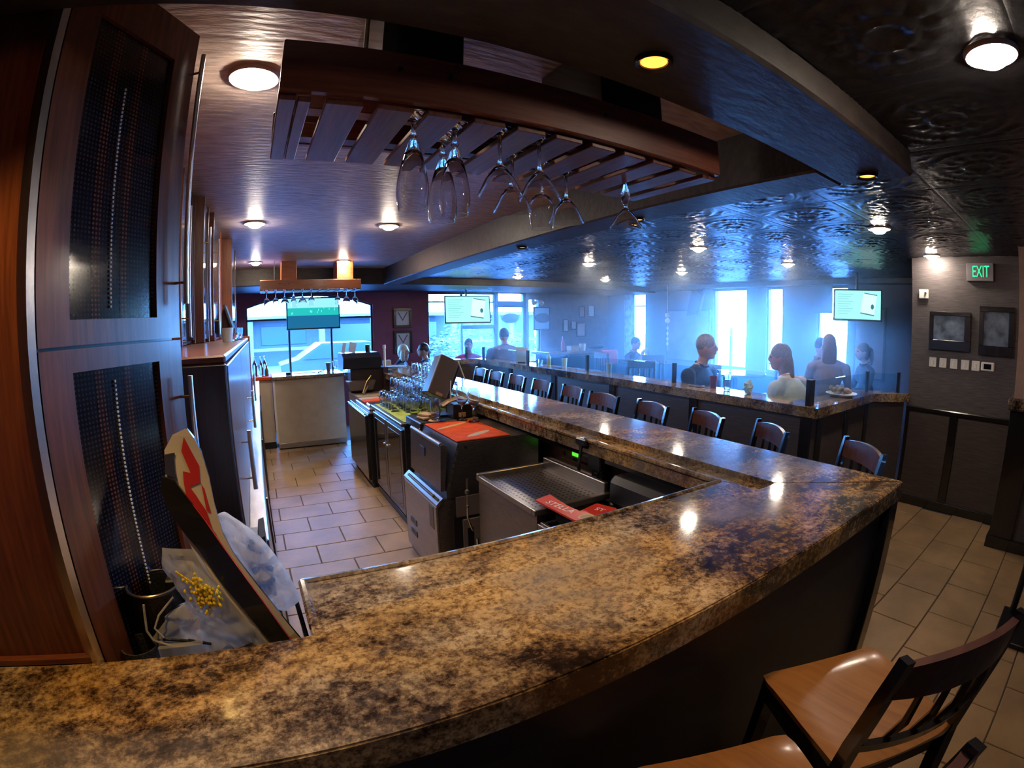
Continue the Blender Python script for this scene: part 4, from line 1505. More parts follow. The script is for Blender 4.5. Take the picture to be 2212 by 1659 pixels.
basket2 = MB().lathe([(.040, 0), (.044, .20), (.041, .20), (.037, .004)], 20, (0, 0, 0), closed=True).build('mesh_cup', plain('grey_wire_mesh', (.10, .10, .11), .35, .6, var=.9, vscale=260), None)
basket2.location = (-.352, .985, .893)
tag(basket2, 'small grey mesh cup at the counter edge below the bin', 'cup')
dbox = thing('drill_box', 'black box with red oval logo reading drill behind the bag', 'box', (-.24, 1.06, .89))
_d = Matrix.Translation((-.238, 1.075, 1.05)) @ Matrix.Rotation(radians(-6), 4, 'Z')
MB().bbox(-.034, .034, -.03, .03, -.16, .155, .004, mat=_d).build('box_body', M['black'], dbox)
MB().add([(.012 + .012 * cos(k * pi / 10), -.0306, .06 + .042 * sin(k * pi / 10)) for k in range(20)], [list(range(20))], 0, False, _d).build('red_oval', M['red'], dbox)
text_obj('lettering', 'drill', .026, M['whiteink'], dbox, _d @ Matrix.Translation((.018, -.0312, .055)) @ Matrix.Rotation(pi / 2, 4, 'X') @ Matrix.Rotation(pi / 2, 4, 'Z'), .0003)
cb = MB()
cb.tube([(-.310, .97, 1.195), (-.314, .965, 1.165), (-.318, .962, 1.138), (-.31, .96, 1.115), (-.294, .96, 1.106), (-.27, .96, 1.094), (-.239, .962, 1.088)], .0028, 7)
cb.tube([(-.25, 1.0, 1.19), (-.285, .975, 1.165), (-.30, .965, 1.14), (-.285, .96, 1.118)], .0024, 7)
tag(cb.build('cable', plain('clear_grey_cable', (.35, .33, .32), .25), None), 'looped grey cable hanging over the mesh bin', 'cable')
pen = thing('pen_tray', 'clear tray with dark pens between the bin and the bag', 'tray', (-.24, .972, .89))
MB().bbox(-.305, -.205, .952, 1.01, .893, 1.10, .004).build('tray_body', M['film'], pen)
for k in range(4):
    MB().tube([(-.29 + k * .018, .965, 1.112 - k * .003), (-.225 + k * .012, .968, 1.096 - k * .004)], .0035, 6).build('pen', M['black'], pen)
kb = thing('dark_case', 'dark blue plastic case on the steel cooler behind the bag', 'case', (-.09, 1.33, 0))
MB().prism([(-.145, 1.155), (-.06, 1.150), (-.052, 1.19), (-.036, 1.195), (-.038, 1.01), (-.145, 1.01)], 1.26, 1.40, 'Y').build('case_body', M['cloth_navy'], kb)
MB().prism([(-.145, 1.156), (-.062, 1.152), (-.058, 1.165), (-.145, 1.17)], 1.255, 1.405, 'Y').build('case_lid', M['black'], kb)
MB().box(-.14, -.04, 1.27, 1.39, 0.0, 1.01).build('case_foot', M['blackwood'], kb)
tu = MB().tube([(.0, 1.1, .60), (.012, 1.085, .85), (.022, 1.07, 1.0), (.012, 1.09, 1.12), (-.02, 1.11, 1.19)], .006, 8)
tag(tu.build('black_hose', M['rubber'], None), 'black hose curving behind the milky plastic bag', 'hose')


# ================================================================== BEHIND THE BAR: EQUIPMENT ON THE RIGHT
gw = thing('glasswasher', 'steel under-counter glasswasher with slanted sides and red mat on top', 'glasswasher', (1.3, 3.1, 0))
GY0, GY1 = 2.785, 3.445
MB().prism([(1.06, .665), (1.147, .975), (1.74, .975), (1.74, .62), (1.06, .62)], GY0, GY1, 'Y').build('wash_chamber', M['darksteel'], gw)
b = MB()
b.prism([(1.028, .668), (1.058, .668), (1.085, .955), (1.058, .972), (1.04, .968)], GY0 + .02, GY1 - .02, 'Y')
dr = b.build('front_door', M['darksteel'], gw)
MB().tube([(1.046, GY0 + .03, .968), (1.046, GY1 - .03, .968)], .015, 10).build('door_handle', M['steel'], dr)
MB().bbox(1.03, 1.034, 3.10, 3.20, .83, .89, .001).build('badge', M['navyink'], dr)
bs = MB()
for k in range(6):
    zz = .70 + k * .040
    xx = 1.068 + (zz - .665) * .28
    bs.bbox(xx, xx + .012, GY0 - .004, GY0, zz, zz + .024, .001)
bs.build('side_slots', M['steel'], gw)
MB().lathe([(0, 0), (.009, 0), (.009, .006), (0, .007)], 12, mat=Matrix.Translation((1.20, GY0, .945)) @ Matrix.Rotation(pi / 2, 4, 'X')).build('side_bolt', M['black'], gw)
MB().bbox(1.0, 1.74, GY0 + .01, GY1 - .01, .0, .62, .003).build('base_cabinet', M['darksteel'], gw)
MB().prism([(.984, .575), (.984, .592), (1.028, .632), (1.034, .628), (1.0, .575)], GY0 - .01, GY1 + .04, 'Y').build('drip_lip', M['steel'], gw)
MB().bbox(.984, 1.0, GY0 + .005, GY1 + .03, .05, .574, .003).build('lower_panel', M['steel'], gw)
for zz in (.18, .27):
    MB().bbox(.980, .986, 3.22, 3.36, zz, zz + .05, .002).build('vent', M['black'], gw)
MB().bbox(.981, .985, 2.84, 2.92, .40, .56, .001).build('label_plate', M['greyplastic'], gw)
MB().bbox(.99, 1.01, 2.86, 2.885, .615, .63, .002).build('brass_tag', M['brass'], gw)
sp = MB().bbox(1.12, 1.70, GY0 - .006, GY0 + .004, .48, .62, .002)
sp.build('side_rail', M['greyplastic'], gw)
pu = MB().bbox(1.16, 1.30, GY0 - .012, GY0 + .006, .12, .46, .004)
pu.build('pump_housing', M['greyplastic'], gw)
MB().bbox(1.19, 1.235, GY0 - .016, GY0 - .008, .16, .40, .002).build('pump_vents', M['black'], gw)
MB().box(1.10, 1.72, GY0 - .004, GY0 + .012, .04, .49).build('side_opening', M['black'], gw)
MB().tube([(1.36, GY0 - .02, .42), (1.42, GY0 - .03, .36), (1.42, GY0 - .03, .1)], .018, 8).build('drain_pipe', M['greyplastic'], gw)
MB().tube([(1.28, GY0 - .02, .44), (1.40, GY0 - .02, .50), (1.62, GY0 - .02, .52)], .008, 6).build('wash_hose', M['rubber'], gw)
mat_ = MB().bbox(1.148, 1.53, 2.80, 3.42, .976, .986, .003).build('bar_mat', M['redmat'], None)
tag(mat_, 'flat red bar mat on top of the glasswasher', 'mat')
_m = MB()
for (cx, cy, w, h, a) in ((1.36, 2.93, .12, .030, .5), (1.30, 3.25, .16, .022, .45)):
    _m.add([(cx + w * cos(k * pi / 10) * cos(a) - h * sin(k * pi / 10) * sin(a), cy + w * cos(k * pi / 10) * sin(a) + h * sin(k * pi / 10) * cos(a), .9868) for k in range(20)], [list(range(20))])
_m.build('worn_logo', M['goldink'], mat_)['kind'] = 'stuff'

pipe = MB().tube([(1.13, 2.62, .795), (1.13, 2.62, .72), (1.13, 2.625, .54), (1.16, 2.63, .45), (1.17, 2.63, .44)], .006, 8)
pipe.lathe([(.006, 0), (.014, .008), (.014, .028), (.006, .036)], 12, (1.13, 2.62, .69)).lathe([(.006, 0), (.011, .005), (.011, .02), (.006, .025)], 12, (1.13, 2.62, .60))
pipe.tube([(1.195, 2.63, .38), (1.20, 2.63, .12)], .010, 8)
tag(pipe.build('water_pipe', M['chrome'], None), 'thin chrome water pipe with valve beside the glasswasher', 'pipe')

sk = thing('drainboard', 'steel drainboard with perforated insert and dark front', 'drainboard', (1.36, 2.16, 0))
b = MB().bbox(1.135, 1.60, 1.845, 1.875, .82, .852, .003).bbox(1.135, 1.60, 2.465, 2.492, .82, .862, .003).bbox(1.135, 1.165, 1.875, 2.465, .82, .852, .003).bbox(1.575, 1.60, 1.875, 2.465, .82, .90, .003)
b.build('rim', M['steel'], sk)
b = MB()
for i in range(13):
    for j in range(18):
        x, y = 1.19 + i * .0295, 1.90 + j * .031
        b.add([(x + .0075 * cos(a * pi / 4), y + .0075 * sin(a * pi / 4), .8326) for a in range(8)], [list(range(8))])
o = b.build('drain_holes', M['black'], sk)
o['kind'] = 'stuff'
MB().box(1.16, 1.58, 1.87, 2.47, .80, .832).build('perforated_insert', M['steel'], sk)
MB().box(1.15, 1.165, 1.85, 2.49, .02, .82).build('front_apron', M['darksteel'], sk)
MB().box(1.165, 1.59, 1.85, 2.49, .30, .80).build('basin_box', M['darksteel'], sk)
for x in (1.18, 1.56):
    for y in (1.88, 2.45):
        MB().tube([(x, y, 0), (x, y, .30)], .018, 8).build('leg', M['steel'], sk)
ib = thing('ice_bin', 'dark steel ice bin with a black speed rail beside the drainboard', 'ice bin', (1.4, 1.52, 0))
b = MB().bbox(1.14, 1.165, 1.26, 1.83, .0, .79, .002).bbox(1.60, 1.78, 1.26, 1.83, .0, .79, .002).box(1.165, 1.60, 1.26, 1.28, .0, .79).box(1.165, 1.60, 1.81, 1.83, .0, .79).box(1.165, 1.60, 1.28, 1.81, .3, .5)
b.build('bin_body', M['darksteel'], ib)
MB().bbox(1.15, 1.165, 1.27, 1.82, .79, .80, .001).build('front_rim', M['steel'], ib)
for k in range(3):
    MB().tube([(1.16 + k * .02, 1.27, .76), (1.16 + k * .02, 1.82, .76)], .004, 6).build('speed_rail_bar', M['steel'], ib)
MB().bbox(1.30, 1.56, 1.48, 1.79, .795, .803, .002).build('sliding_lid', M['steel'], ib)
# red bent branded rail strip
st = thing('branded_strip', 'bent red strip with white STELLA lettering over the ice bin', 'bar strip', (1.38, 1.9, .80))
pl1 = [(1.194, 1.939), (1.206, 1.63), (1.258, 1.568), (1.29, 1.703), (1.283, 1.793), (1.299, 1.968)]
pl2 = [(1.29, 1.703), (1.258, 1.568), (1.34, 1.50), (1.451, 1.636), (1.416, 1.738)]
MB().prism(pl1, .858, .866).prism(pl2, .8582, .8662).build('strip_body', M['red'], st)
text_obj('lettering', 'STELLA', .058, M['whiteink'], st, Matrix.Translation((1.243, 1.795, .8668)) @ Matrix.Rotation(radians(-83), 4, 'Z'), .0004)
text_obj('lettering', 'ST', .046, M['whiteink'], st, Matrix.Translation((1.376, 1.664, .8668)) @ Matrix.Rotation(radians(-68), 4, 'Z'), .0004)
MB().add([(1.272 + .040 * cos(k * pi / 10), 1.632 + .028 * sin(k * pi / 10), .8668) for k in range(20)], [list(range(20))]).build('gold_oval', M['goldink'], st)
MB().add([(1.272 + .032 * cos(k * pi / 10), 1.632 + .021 * sin(k * pi / 10), .8672) for k in range(20)], [list(range(20))]).build('inner_oval', M['card'], st)
MB().box(1.22, 1.28, 1.62, 1.80, .80, .858).build('strip_support', M['black'], st)

# soda gun with coiled hose, its holster, the wall box with a green display
sg = thing('soda_gun', 'black soda gun on a coiled black hose hooked at the counter edge', 'soda gun', (1.64, 2.17, 1.0))
MB().bbox(1.618, 1.655, 2.10, 2.20, 1.035, 1.078, .008).build('gun_head', M['black'], sg)
MB().bbox(1.622, 1.65, 2.12, 2.16, 1.078, 1.084, .003).build('button_pad', plain('blue_button_pad', (.05, .09, .35), .2), sg)
MB().tube([(1.64, 2.165, 1.04), (1.642, 2.18, .96), (1.65, 2.20, .86)], .010, 8).build('gun_neck', M['black'], sg)
hp = [Vector((1.65, 2.20, .86)), Vector((1.655, 2.235, .80)), Vector((1.66, 2.215, .745)), Vector((1.66, 2.17, .725)), Vector((1.66, 2.12, .755)), Vector((1.665, 2.07, .85)), Vector((1.68, 2.04, .94)), Vector((1.72, 2.03, .96))]
coil, NN = [], 300
for k in range(NN + 1):
    s = k / NN * (len(hp) - 1)
    i = min(int(s), len(hp) - 2)
    c0, c1 = hp[i], hp[i + 1]
    p = c0.lerp(c1, s - i)
    d = (c1 - c0).normalized()
    u = d.cross(Vector((1, 0, 0))).normalized()
    w = d.cross(u)
    a = k * 2 * pi / 10
    coil.append(p + (u * cos(a) + w * sin(a)) * .009)
MB().tube(coil, .0045, 6).build('coiled_hose', M['rubber'], sg)
MB().bbox(1.66, 1.70, 2.02, 2.13, .90, 1.0, .006).build('holster', M['black'], sg)
wb = thing('control_box', 'pale control box with a small green display under the counter', 'control box', (1.89, 2.5, .9))
MB().bbox(1.872, 1.904, 2.34, 2.70, .80, .915, .005).build('box_body', M['whitepanel'], wb)
MB().box(1.870, 1.8725, 2.49, 2.57, .845, .88).build('display', M['lcd'], wb)
MB().lathe([(0, 0), (.018, 0), (.016, .012), (0, .014)], 14, mat=Matrix.Translation((1.872, 2.64, .845)) @ Matrix.Rotation(-pi / 2, 4, 'Y')).build('knob', M['chrome'], wb)
MB().box(1.870, 1.8725, 2.40, 2.56, .815, .83).build('printed_line', M['greyplastic'], wb)
for k, (y, z) in enumerate(((2.72, .70), (2.36, .63))):
    c = MB().tube([(1.9, y + .03 * cos(a * pi / 10), z + .03 * sin(a * pi / 10)) for a in range(21)], .003, 5).build('cable_clip', M['greyplastic'], wb)
rt = MB().tube([(1.80, 1.98, .90), (1.79, 1.93, .83), (1.79, 1.86, .79), (1.77, 1.74, .77), (1.74, 1.62, .74)], .016, 8)
tag(rt.build('red_hose', M['red'], None), 'red hose under the counter corner near the ice bin', 'hose')
dk = MB().bbox(1.55, 1.88, 1.25, 1.83, .80, .96, .03)
tag(dk.build('black_tub', M['black'], None), 'black tub under the counter corner beside the red hose', 'tub')

# glass-door cooler with green mat, black fridge, tap area
bc = thing('bottle_cooler', 'steel two-door bottle cooler under the glass stacks', 'cooler', (1.35, 4.3, 0))
MB().bbox(1.12, 1.74, 3.86, 4.92, .06, .89, .003).build('body', M['darksteel'], bc)
for y0 in (3.88, 4.40):
    d = MB().bbox(1.095, 1.12, y0, y0 + .50, .09, .85, .003).build('door', M['darksteel'], bc)
    MB().box(1.093, 1.095, y0 + .06, y0 + .44, .14, .80).build('glass_pane', M['darkglass'], d)
    MB().lathe([(0, 0), (.014, .0), (.012, .02), (0, .022)], 12, mat=Matrix.Translation((1.094, y0 + (.46 if y0 < 4 else .04), .62)) @ Matrix.Rotation(-pi / 2, 4, 'Y')).build('door_knob', M['chrome'], d)
MB().bbox(1.085, 1.76, 3.84, 4.94, .885, .915, .005).build('top', M['steel'], bc)
MB().bbox(1.105, 1.12, 3.88, 4.9, 0.0, .06, .002).build('plinth', M['black'], bc)
gm = MB().bbox(1.12, 1.72, 3.86, 4.90, .916, .924, .002).build('drip_mat', M['greenmat'], None)
tag(gm, 'green ribbed drip mat under the glass stacks', 'mat')
bf = thing('black_fridge', 'black fridge with steel edged top left of the bottle cooler', 'fridge', (1.3, 5.5, 0))
MB().bbox(1.06, 1.70, 5.0, 6.0, .05, .80, .004).build('body', M['black'], bf)
MB().bbox(1.03, 1.06, 5.01, 5.99, .09, .79, .004).build('door', M['blackwood'], bf)
MB().tube([(1.03, 5.02, .805), (1.03, 5.98, .805)], .008, 8).build('top_edge', M['steel'], bf)
MB().bbox(1.06, 1.72, 4.98, 6.02, .80, .82, .004).build('top', M['darksteel'], bf)
MB().bbox(1.08, 1.68, 5.02, 5.98, 0, .05, .002).build('plinth', M['black'], bf)
tr = thing('garnish_tray', 'steel tray with red and orange garnish on the black fridge', 'tray', (1.25, 5.5, .82))
MB().bbox(1.10, 1.42, 5.10, 5.85, .822, .845, .006).build('tray_body', M['steel'], tr)
for k, (y, mm) in enumerate(((5.3, 'darksteel'), (5.55, 'redmat'), (5.72, 'card'))):
    MB().bbox(1.13, 1.37, y - .09, y + .09, .845, .87, .01).build('garnish_pan', M[mm], tr)

# stacks of pint glasses
pint = [(0, .004), (.030, .004), (.031, 0), (.033, .02), (.042, .145), (.0425, .147), (.0405, .147), (.0315, .022), (.029, .012), (0, .012)]
pm = MB().lathe([(r, .147 - z) for r, z in pint][::-1], 14).mesh('pint_glass', [M['glass']])
stk = []
for ix in range(5):
    for iy in range(8):
        x, y = 1.19 + ix * .115, 4.06 + iy * .108
        if ix == 0 and iy < 3:
            continue
        if ix < 2 and iy < 1:
            continue
        n = 1 if ix < 1 else (2 if ix < 3 else 3)
        if iy < 2:
            n = min(n, 1 + (ix > 1))
        stk.append((x + random.uniform(-.006, .006), y + random.uniform(-.006, .006), n))
for x, y, n in stk:
    for k in range(n):
        o = bpy.data.objects.new('pint_glass', pm)
        o.location = (x, y, .925 + k * .128)
        COL.objects.link(o)
        tag(o, 'upturned clear pint glass in the stacks on the green drip mat', 'glass', 'pint glasses on the green mat')

pos = thing('till_terminal', 'tilted grey brown till terminal seen from behind, above the glasswasher', 'till', (1.45, 3.62, .98))
_q = Matrix.Translation((1.375, 3.60, 1.30)) @ Matrix.Rotation(radians(26), 4, 'Y') @ Matrix.Rotation(radians(-8), 4, 'X')
MB().bbox(-.085, .085, -.015, .022, -.155, .165, .006, mat=_q).build('rear_shell', M['greyplastic'], pos)
MB().bbox(.085, .104, -.012, .12, -.155, .165, .004, mat=_q).build('screen_bezel', M['black'], pos)
MB().bbox(-.08, .085, .022, .13, -.15, .16, .004, mat=_q).build('housing', M['black'], pos)
MB().bbox(-.02, .04, -.017, -.014, -.15, -.125, .001, mat=_q).build('label_plate', M['card'], pos)
MB().tube([(1.46, 3.70, 1.0), (1.44, 3.68, 1.2)], .03, 10).build('stand', M['black'], pos)
MB().bbox(1.34, 1.56, 3.60, 3.80, .975, 1.0, .006).build('base_plate', M['black'], pos)
MB().tube([(1.50, 3.585, 1.42), (1.53, 3.58, 1.33), (1.55, 3.57, 1.27)], .006, 6).build('card_reader', M['white'], pos)
pr = thing('receipt_printer', 'low black printer shelf left of the red mat', 'printer', (1.35, 3.65, .9))
MB().bbox(1.125, 1.62, 3.45, 3.83, .915, .985, .008).build('printer_body', M['black'], pr)
MB().bbox(1.14, 1.30, 3.448, 3.452, .93, .95, .001).build('front_slot', M['greyplastic'], pr)
MB().lathe([(0, 0), (.006, 0), (.006, .004), (0, .005)], 10, mat=Matrix.Translation((1.124, 3.47, .94)) @ Matrix.Rotation(-pi / 2, 4, 'Y')).build('power_light', M['white'], pr)
bx = thing('napkin_caddy', 'black caddy with brown card strip standing on the red mat edge', 'caddy', (1.47, 3.48, .98))
MB().bbox(1.40, 1.56, 3.46, 3.60, .986, 1.10, .006).build('caddy_body', M['black'], bx)
MB().bbox(1.44, 1.50, 3.455, 3.46, 1.0, 1.035, .001).build('label_plate', M['card'], bx)
MB().strip([(1.31, 3.44, 1.10), (1.37, 3.45, 1.13), (1.45, 3.46, 1.145), (1.53, 3.47, 1.12)], [(1.31, 3.53, 1.105), (1.37, 3.53, 1.135), (1.45, 3.54, 1.15), (1.53, 3.55, 1.125)], .004, (0, 0, 1)).build('card_strip', M['card'], bx)
for k, (x, y, z, r) in enumerate(((1.22, 3.60, .992, .2), (1.24, 3.62, 1.012, .5))):
    c = MB().bbox(-.05, .05, -.06, .06, -.008, .008, .003).build('card_pad', M['card'], None)
    c.location = (x, y, z + .004)
    c.rotation_euler = (0, 0, r)
    tag(c, ('lower brown card pad on the black printer', 'upper brown card pad on the black printer')[k], 'card pad')
cst = MB().lathe([(0, 0), (.045, 0), (.045, .006), (0, .006)], 20).build('coaster', M['card'], None)
cst.location = (1.245, 3.475, .987)
tag(cst, 'round brown coaster under the tumbler on the printer', 'coaster')
tmb = MB().lathe([(r, z) for r, z in pint], 20).build('tumbler', M['glass'], None)
tmb.location = (1.262, 3.488, .994)
tag(tmb, 'single clear tumbler standing on the coaster', 'glass')
wgp = [(0, 0), (.034, .001), (.034, .004), (.010, .009), (.0045, .02), (.004, .085), (.010, .095), (.030, .115), (.039, .14), (.038, .17), (.030, .21), (.0285, .21), (.0365, .17), (.0375, .14), (.0285, .117), (.006, .099), (0, .098)]
wgm = MB().lathe(wgp, 24).mesh('wine_glass', [M['glass']])
for k, (x, y, lb) in enumerate(((1.445, 3.40, 'left stemmed wine glass standing on the red mat'), (1.497, 3.30, 'right stemmed wine glass standing on the red mat'))):
    o = bpy.data.objects.new('wine_glass', wgm)
    o.location = (x, y, .9862)
    o.scale = (1.2, 1.2, 1.2)
    COL.objects.link(o)
    tag(o, lb, 'glass', 'wine glasses on the red mat')
stw = MB().tube([(1.40, 3.53, 1.09), (1.41, 3.53, 1.27)], .004, 8).lathe([(.004, 0), (.006, .01), (0, .016)], 8, (1.41, 3.53, 1.265)).build('stirrer', M['white'], None)
tag(stw, 'white stirrer standing up behind the card strip', 'stirrer')

# far end of the bar: dark hood, tap, plate, box
rg = thing('register_hood', 'dark hooded register with a bright steel top at the far end of the bar', 'register', (1.35, 6.6, 0))
MB().prism([(6.55, 1.15), (6.50, 1.29), (6.62, 1.345), (6.95, 1.345), (6.95, 1.15)], 1.08, 1.60, 'X').build('hood', M['black'], rg)
MB().prism([(6.505, 1.293), (6.62, 1.348), (6.95, 1.348), (6.95, 1.355), (6.615, 1.355), (6.50, 1.298)], 1.085, 1.595, 'X').build('steel_top', M['steel'], rg)
MB().box(1.19, 1.70, 6.62, 6.84, .82, 1.15).build('stand', M['darkwood'], rg)
MB().box(1.19, 1.70, 6.2, 6.84, 0, .82).build('cabinet_body', M['beige'], rg)
MB().prism([(1.12, .99), (1.17, .87), (1.45, .87), (1.50, .99)], 6.45, 6.62, 'Y').build('drip_pan', M['greyplastic'], rg)
MB().tube([(1.38, 6.40, .93), (1.30, 6.33, .83)], .012, 8).build('tap_spout', M['steel'], rg)
MB().tube([(1.43, 6.42, 1.06), (1.36, 6.40, .98), (1.30, 6.38, .84)], .014, 8).build('tap_handle', M['brass'], rg)
fc = [(1.10, 'white_jug', 'white upright menu card on the register hood, left'), (1.21, 'card', 'wide white menu card on the register hood')]
for k, (x, w, lb) in enumerate(((1.12, .05, 'narrow white menu card standing on the register hood'), (1.24, .10, 'wide white menu card standing on the register hood'))):
    c = MB().bbox(-w / 2, w / 2, -.004, .004, 0, .14, .002, mat=Matrix.Rotation(radians(12), 4, 'Y')).build('menu_card', M['white'], None)
    c.location = (x, 6.75, 1.358)
    tag(c, lb, 'menu card')
dd = MB().lathe([(0, 0), (.035, 0), (.04, .09), (.036, .10), (.0, .10)], 16).build('black_caddy', M['black'], None)
dd.location = (1.47, 6.75, 1.356)
tag(dd, 'small black pot on the right of the register hood', 'pot')
pp = MB().lathe([(0, 0), (.018, 0), (.018, .25), (.022, .252), (.022, .30), (0, .302)], 14).build('white_post', M['white'], None)
pp.location = (1.655, 6.55, 1.152)
tag(pp, 'white upright post beside the register hood', 'post')
MB().box(1.62, 1.69, 6.5, 6.6, .82, 1.152).build('post_stand', M['darkwood'], rg)
pt = thing('round_tray', 'round brown tray with dark printed marks on the far bar corner', 'tray', (1.95, 7.06, 1.10))
MB().lathe([(0, 0), (.15, 0), (.165, .014), (.16, .014), (.148, .006), (0, .006)], 28, (0, 0, 0)).build('tray_body', M['paper'], pt, world=False)
_b = MB()
for cx, cy, r in ((-.04, 0, .03), (.05, .01, .026)):
    _b.add([(cx + r * cos(k * pi / 6), cy + r * sin(k * pi / 6), .0066) for k in range(12)], [list(range(12))])
_b.build('printed_marks', M['navyink'], pt, world=False)['kind'] = 'stuff'
cbx = MB().bbox(-.055, .055, -.05, .05, 0, .09, .004).build('brown_box', M['card'], None)
cbx.location = (1.87, 7.26, 1.101)
tag(cbx, 'small tan box behind the round tray on the far bar corner', 'box')
bot = [(0, 0), (.035, 0), (.036, .01), (.036, .15), (.030, .185), (.014, .215), (.013, .27), (.0155, .272), (.0155, .285), (0, .286)]
bm_ = MB().lathe(bot, 16).mesh('clear_bottle', [M['glass']])
for k, (x, y) in enumerate(((-.18, 7.5), (-.09, 7.55), (0.0, 7.48), (.06, 7.6))):
    o = bpy.data.objects.new('clear_bottle', bm_)
    o.location = (x, y, 1.046)
    COL.objects.link(o)
    tag(o, ('leftmost clear bottle', 'second clear bottle from the left', 'third clear bottle', 'rightmost clear bottle')[k] + ' on the beige end cabinet by the arched window', 'bottle', 'bottles on the end cabinet')
kt = MB().lathe(bot, 16).build('sauce_bottle', M['hair_brown'], None)
kt.location = (.085, 7.48, 1.046)
kt.scale = (.8, .8, .55)
tag(kt, 'short brown bottle at the right of the clear bottles', 'bottle')
for k, (x, y, w, d, lb, mm) in enumerate(((.40, 7.45, .07, .05, 'small black gadget on the beige end counter', 'black'), (.50, 7.55, .34, .22, 'white sheet of paper lying on the beige end counter', 'paper'))):
    o = MB().bbox(-w / 2, w / 2, -d / 2, d / 2, 0, .03 if k == 0 else .004, .001).build('gadget' if k == 0 else 'paper_sheet', M[mm], None)
    o.location = (x, y if k == 0 else 7.62, 1.0515)
    if k:
        o.location.x = .66
    tag(o, lb, 'gadget' if k == 0 else 'paper')
sgl = MB().tube([(.84, 7.40, 1.056), (.90, 7.38, 1.085), (.95, 7.45, 1.09), (.93, 7.52, 1.058), (.86, 7.50, 1.056), (.84, 7.42, 1.056)], .006, 6).build('black_clip_strap', M['black'], None)
tag(sgl, 'black looped strap lying on the beige end counter', 'strap')
for k, (x, h, mm, lb) in enumerate(((1.10, .16, 'glass', 'clear stemmed goblet at the right end of the beige counter'), (1.02, .13, 'greyplastic', 'grey cup with a white lid at the right end of the beige counter'))):
    o = (MB().lathe([(0, 0), (.03, 0), (.03, .004), (.005, .01), (.005, .06), (.03, .08), (.036, h), (.034, h), (.028, .084), (0, .066)], 16) if k == 0 else MB().lathe([(0, 0), (.028, 0), (.038, h - .02), (.042, h - .02), (.042, h), (0, h)], 16)).build('goblet' if k == 0 else 'cup', M[mm], None)
    o.location = (x, 7.4 + .15 * k, 1.0515)
    tag(o, lb, 'glass' if k == 0 else 'cup')
drd = thing('dark_display', 'dark display box with a blue front on the bar behind the till', 'display', (2.0, 6.3, 1.10))

# replaced below by the menu reflection source (three television sets)
bpy.data.objects.remove(drd)

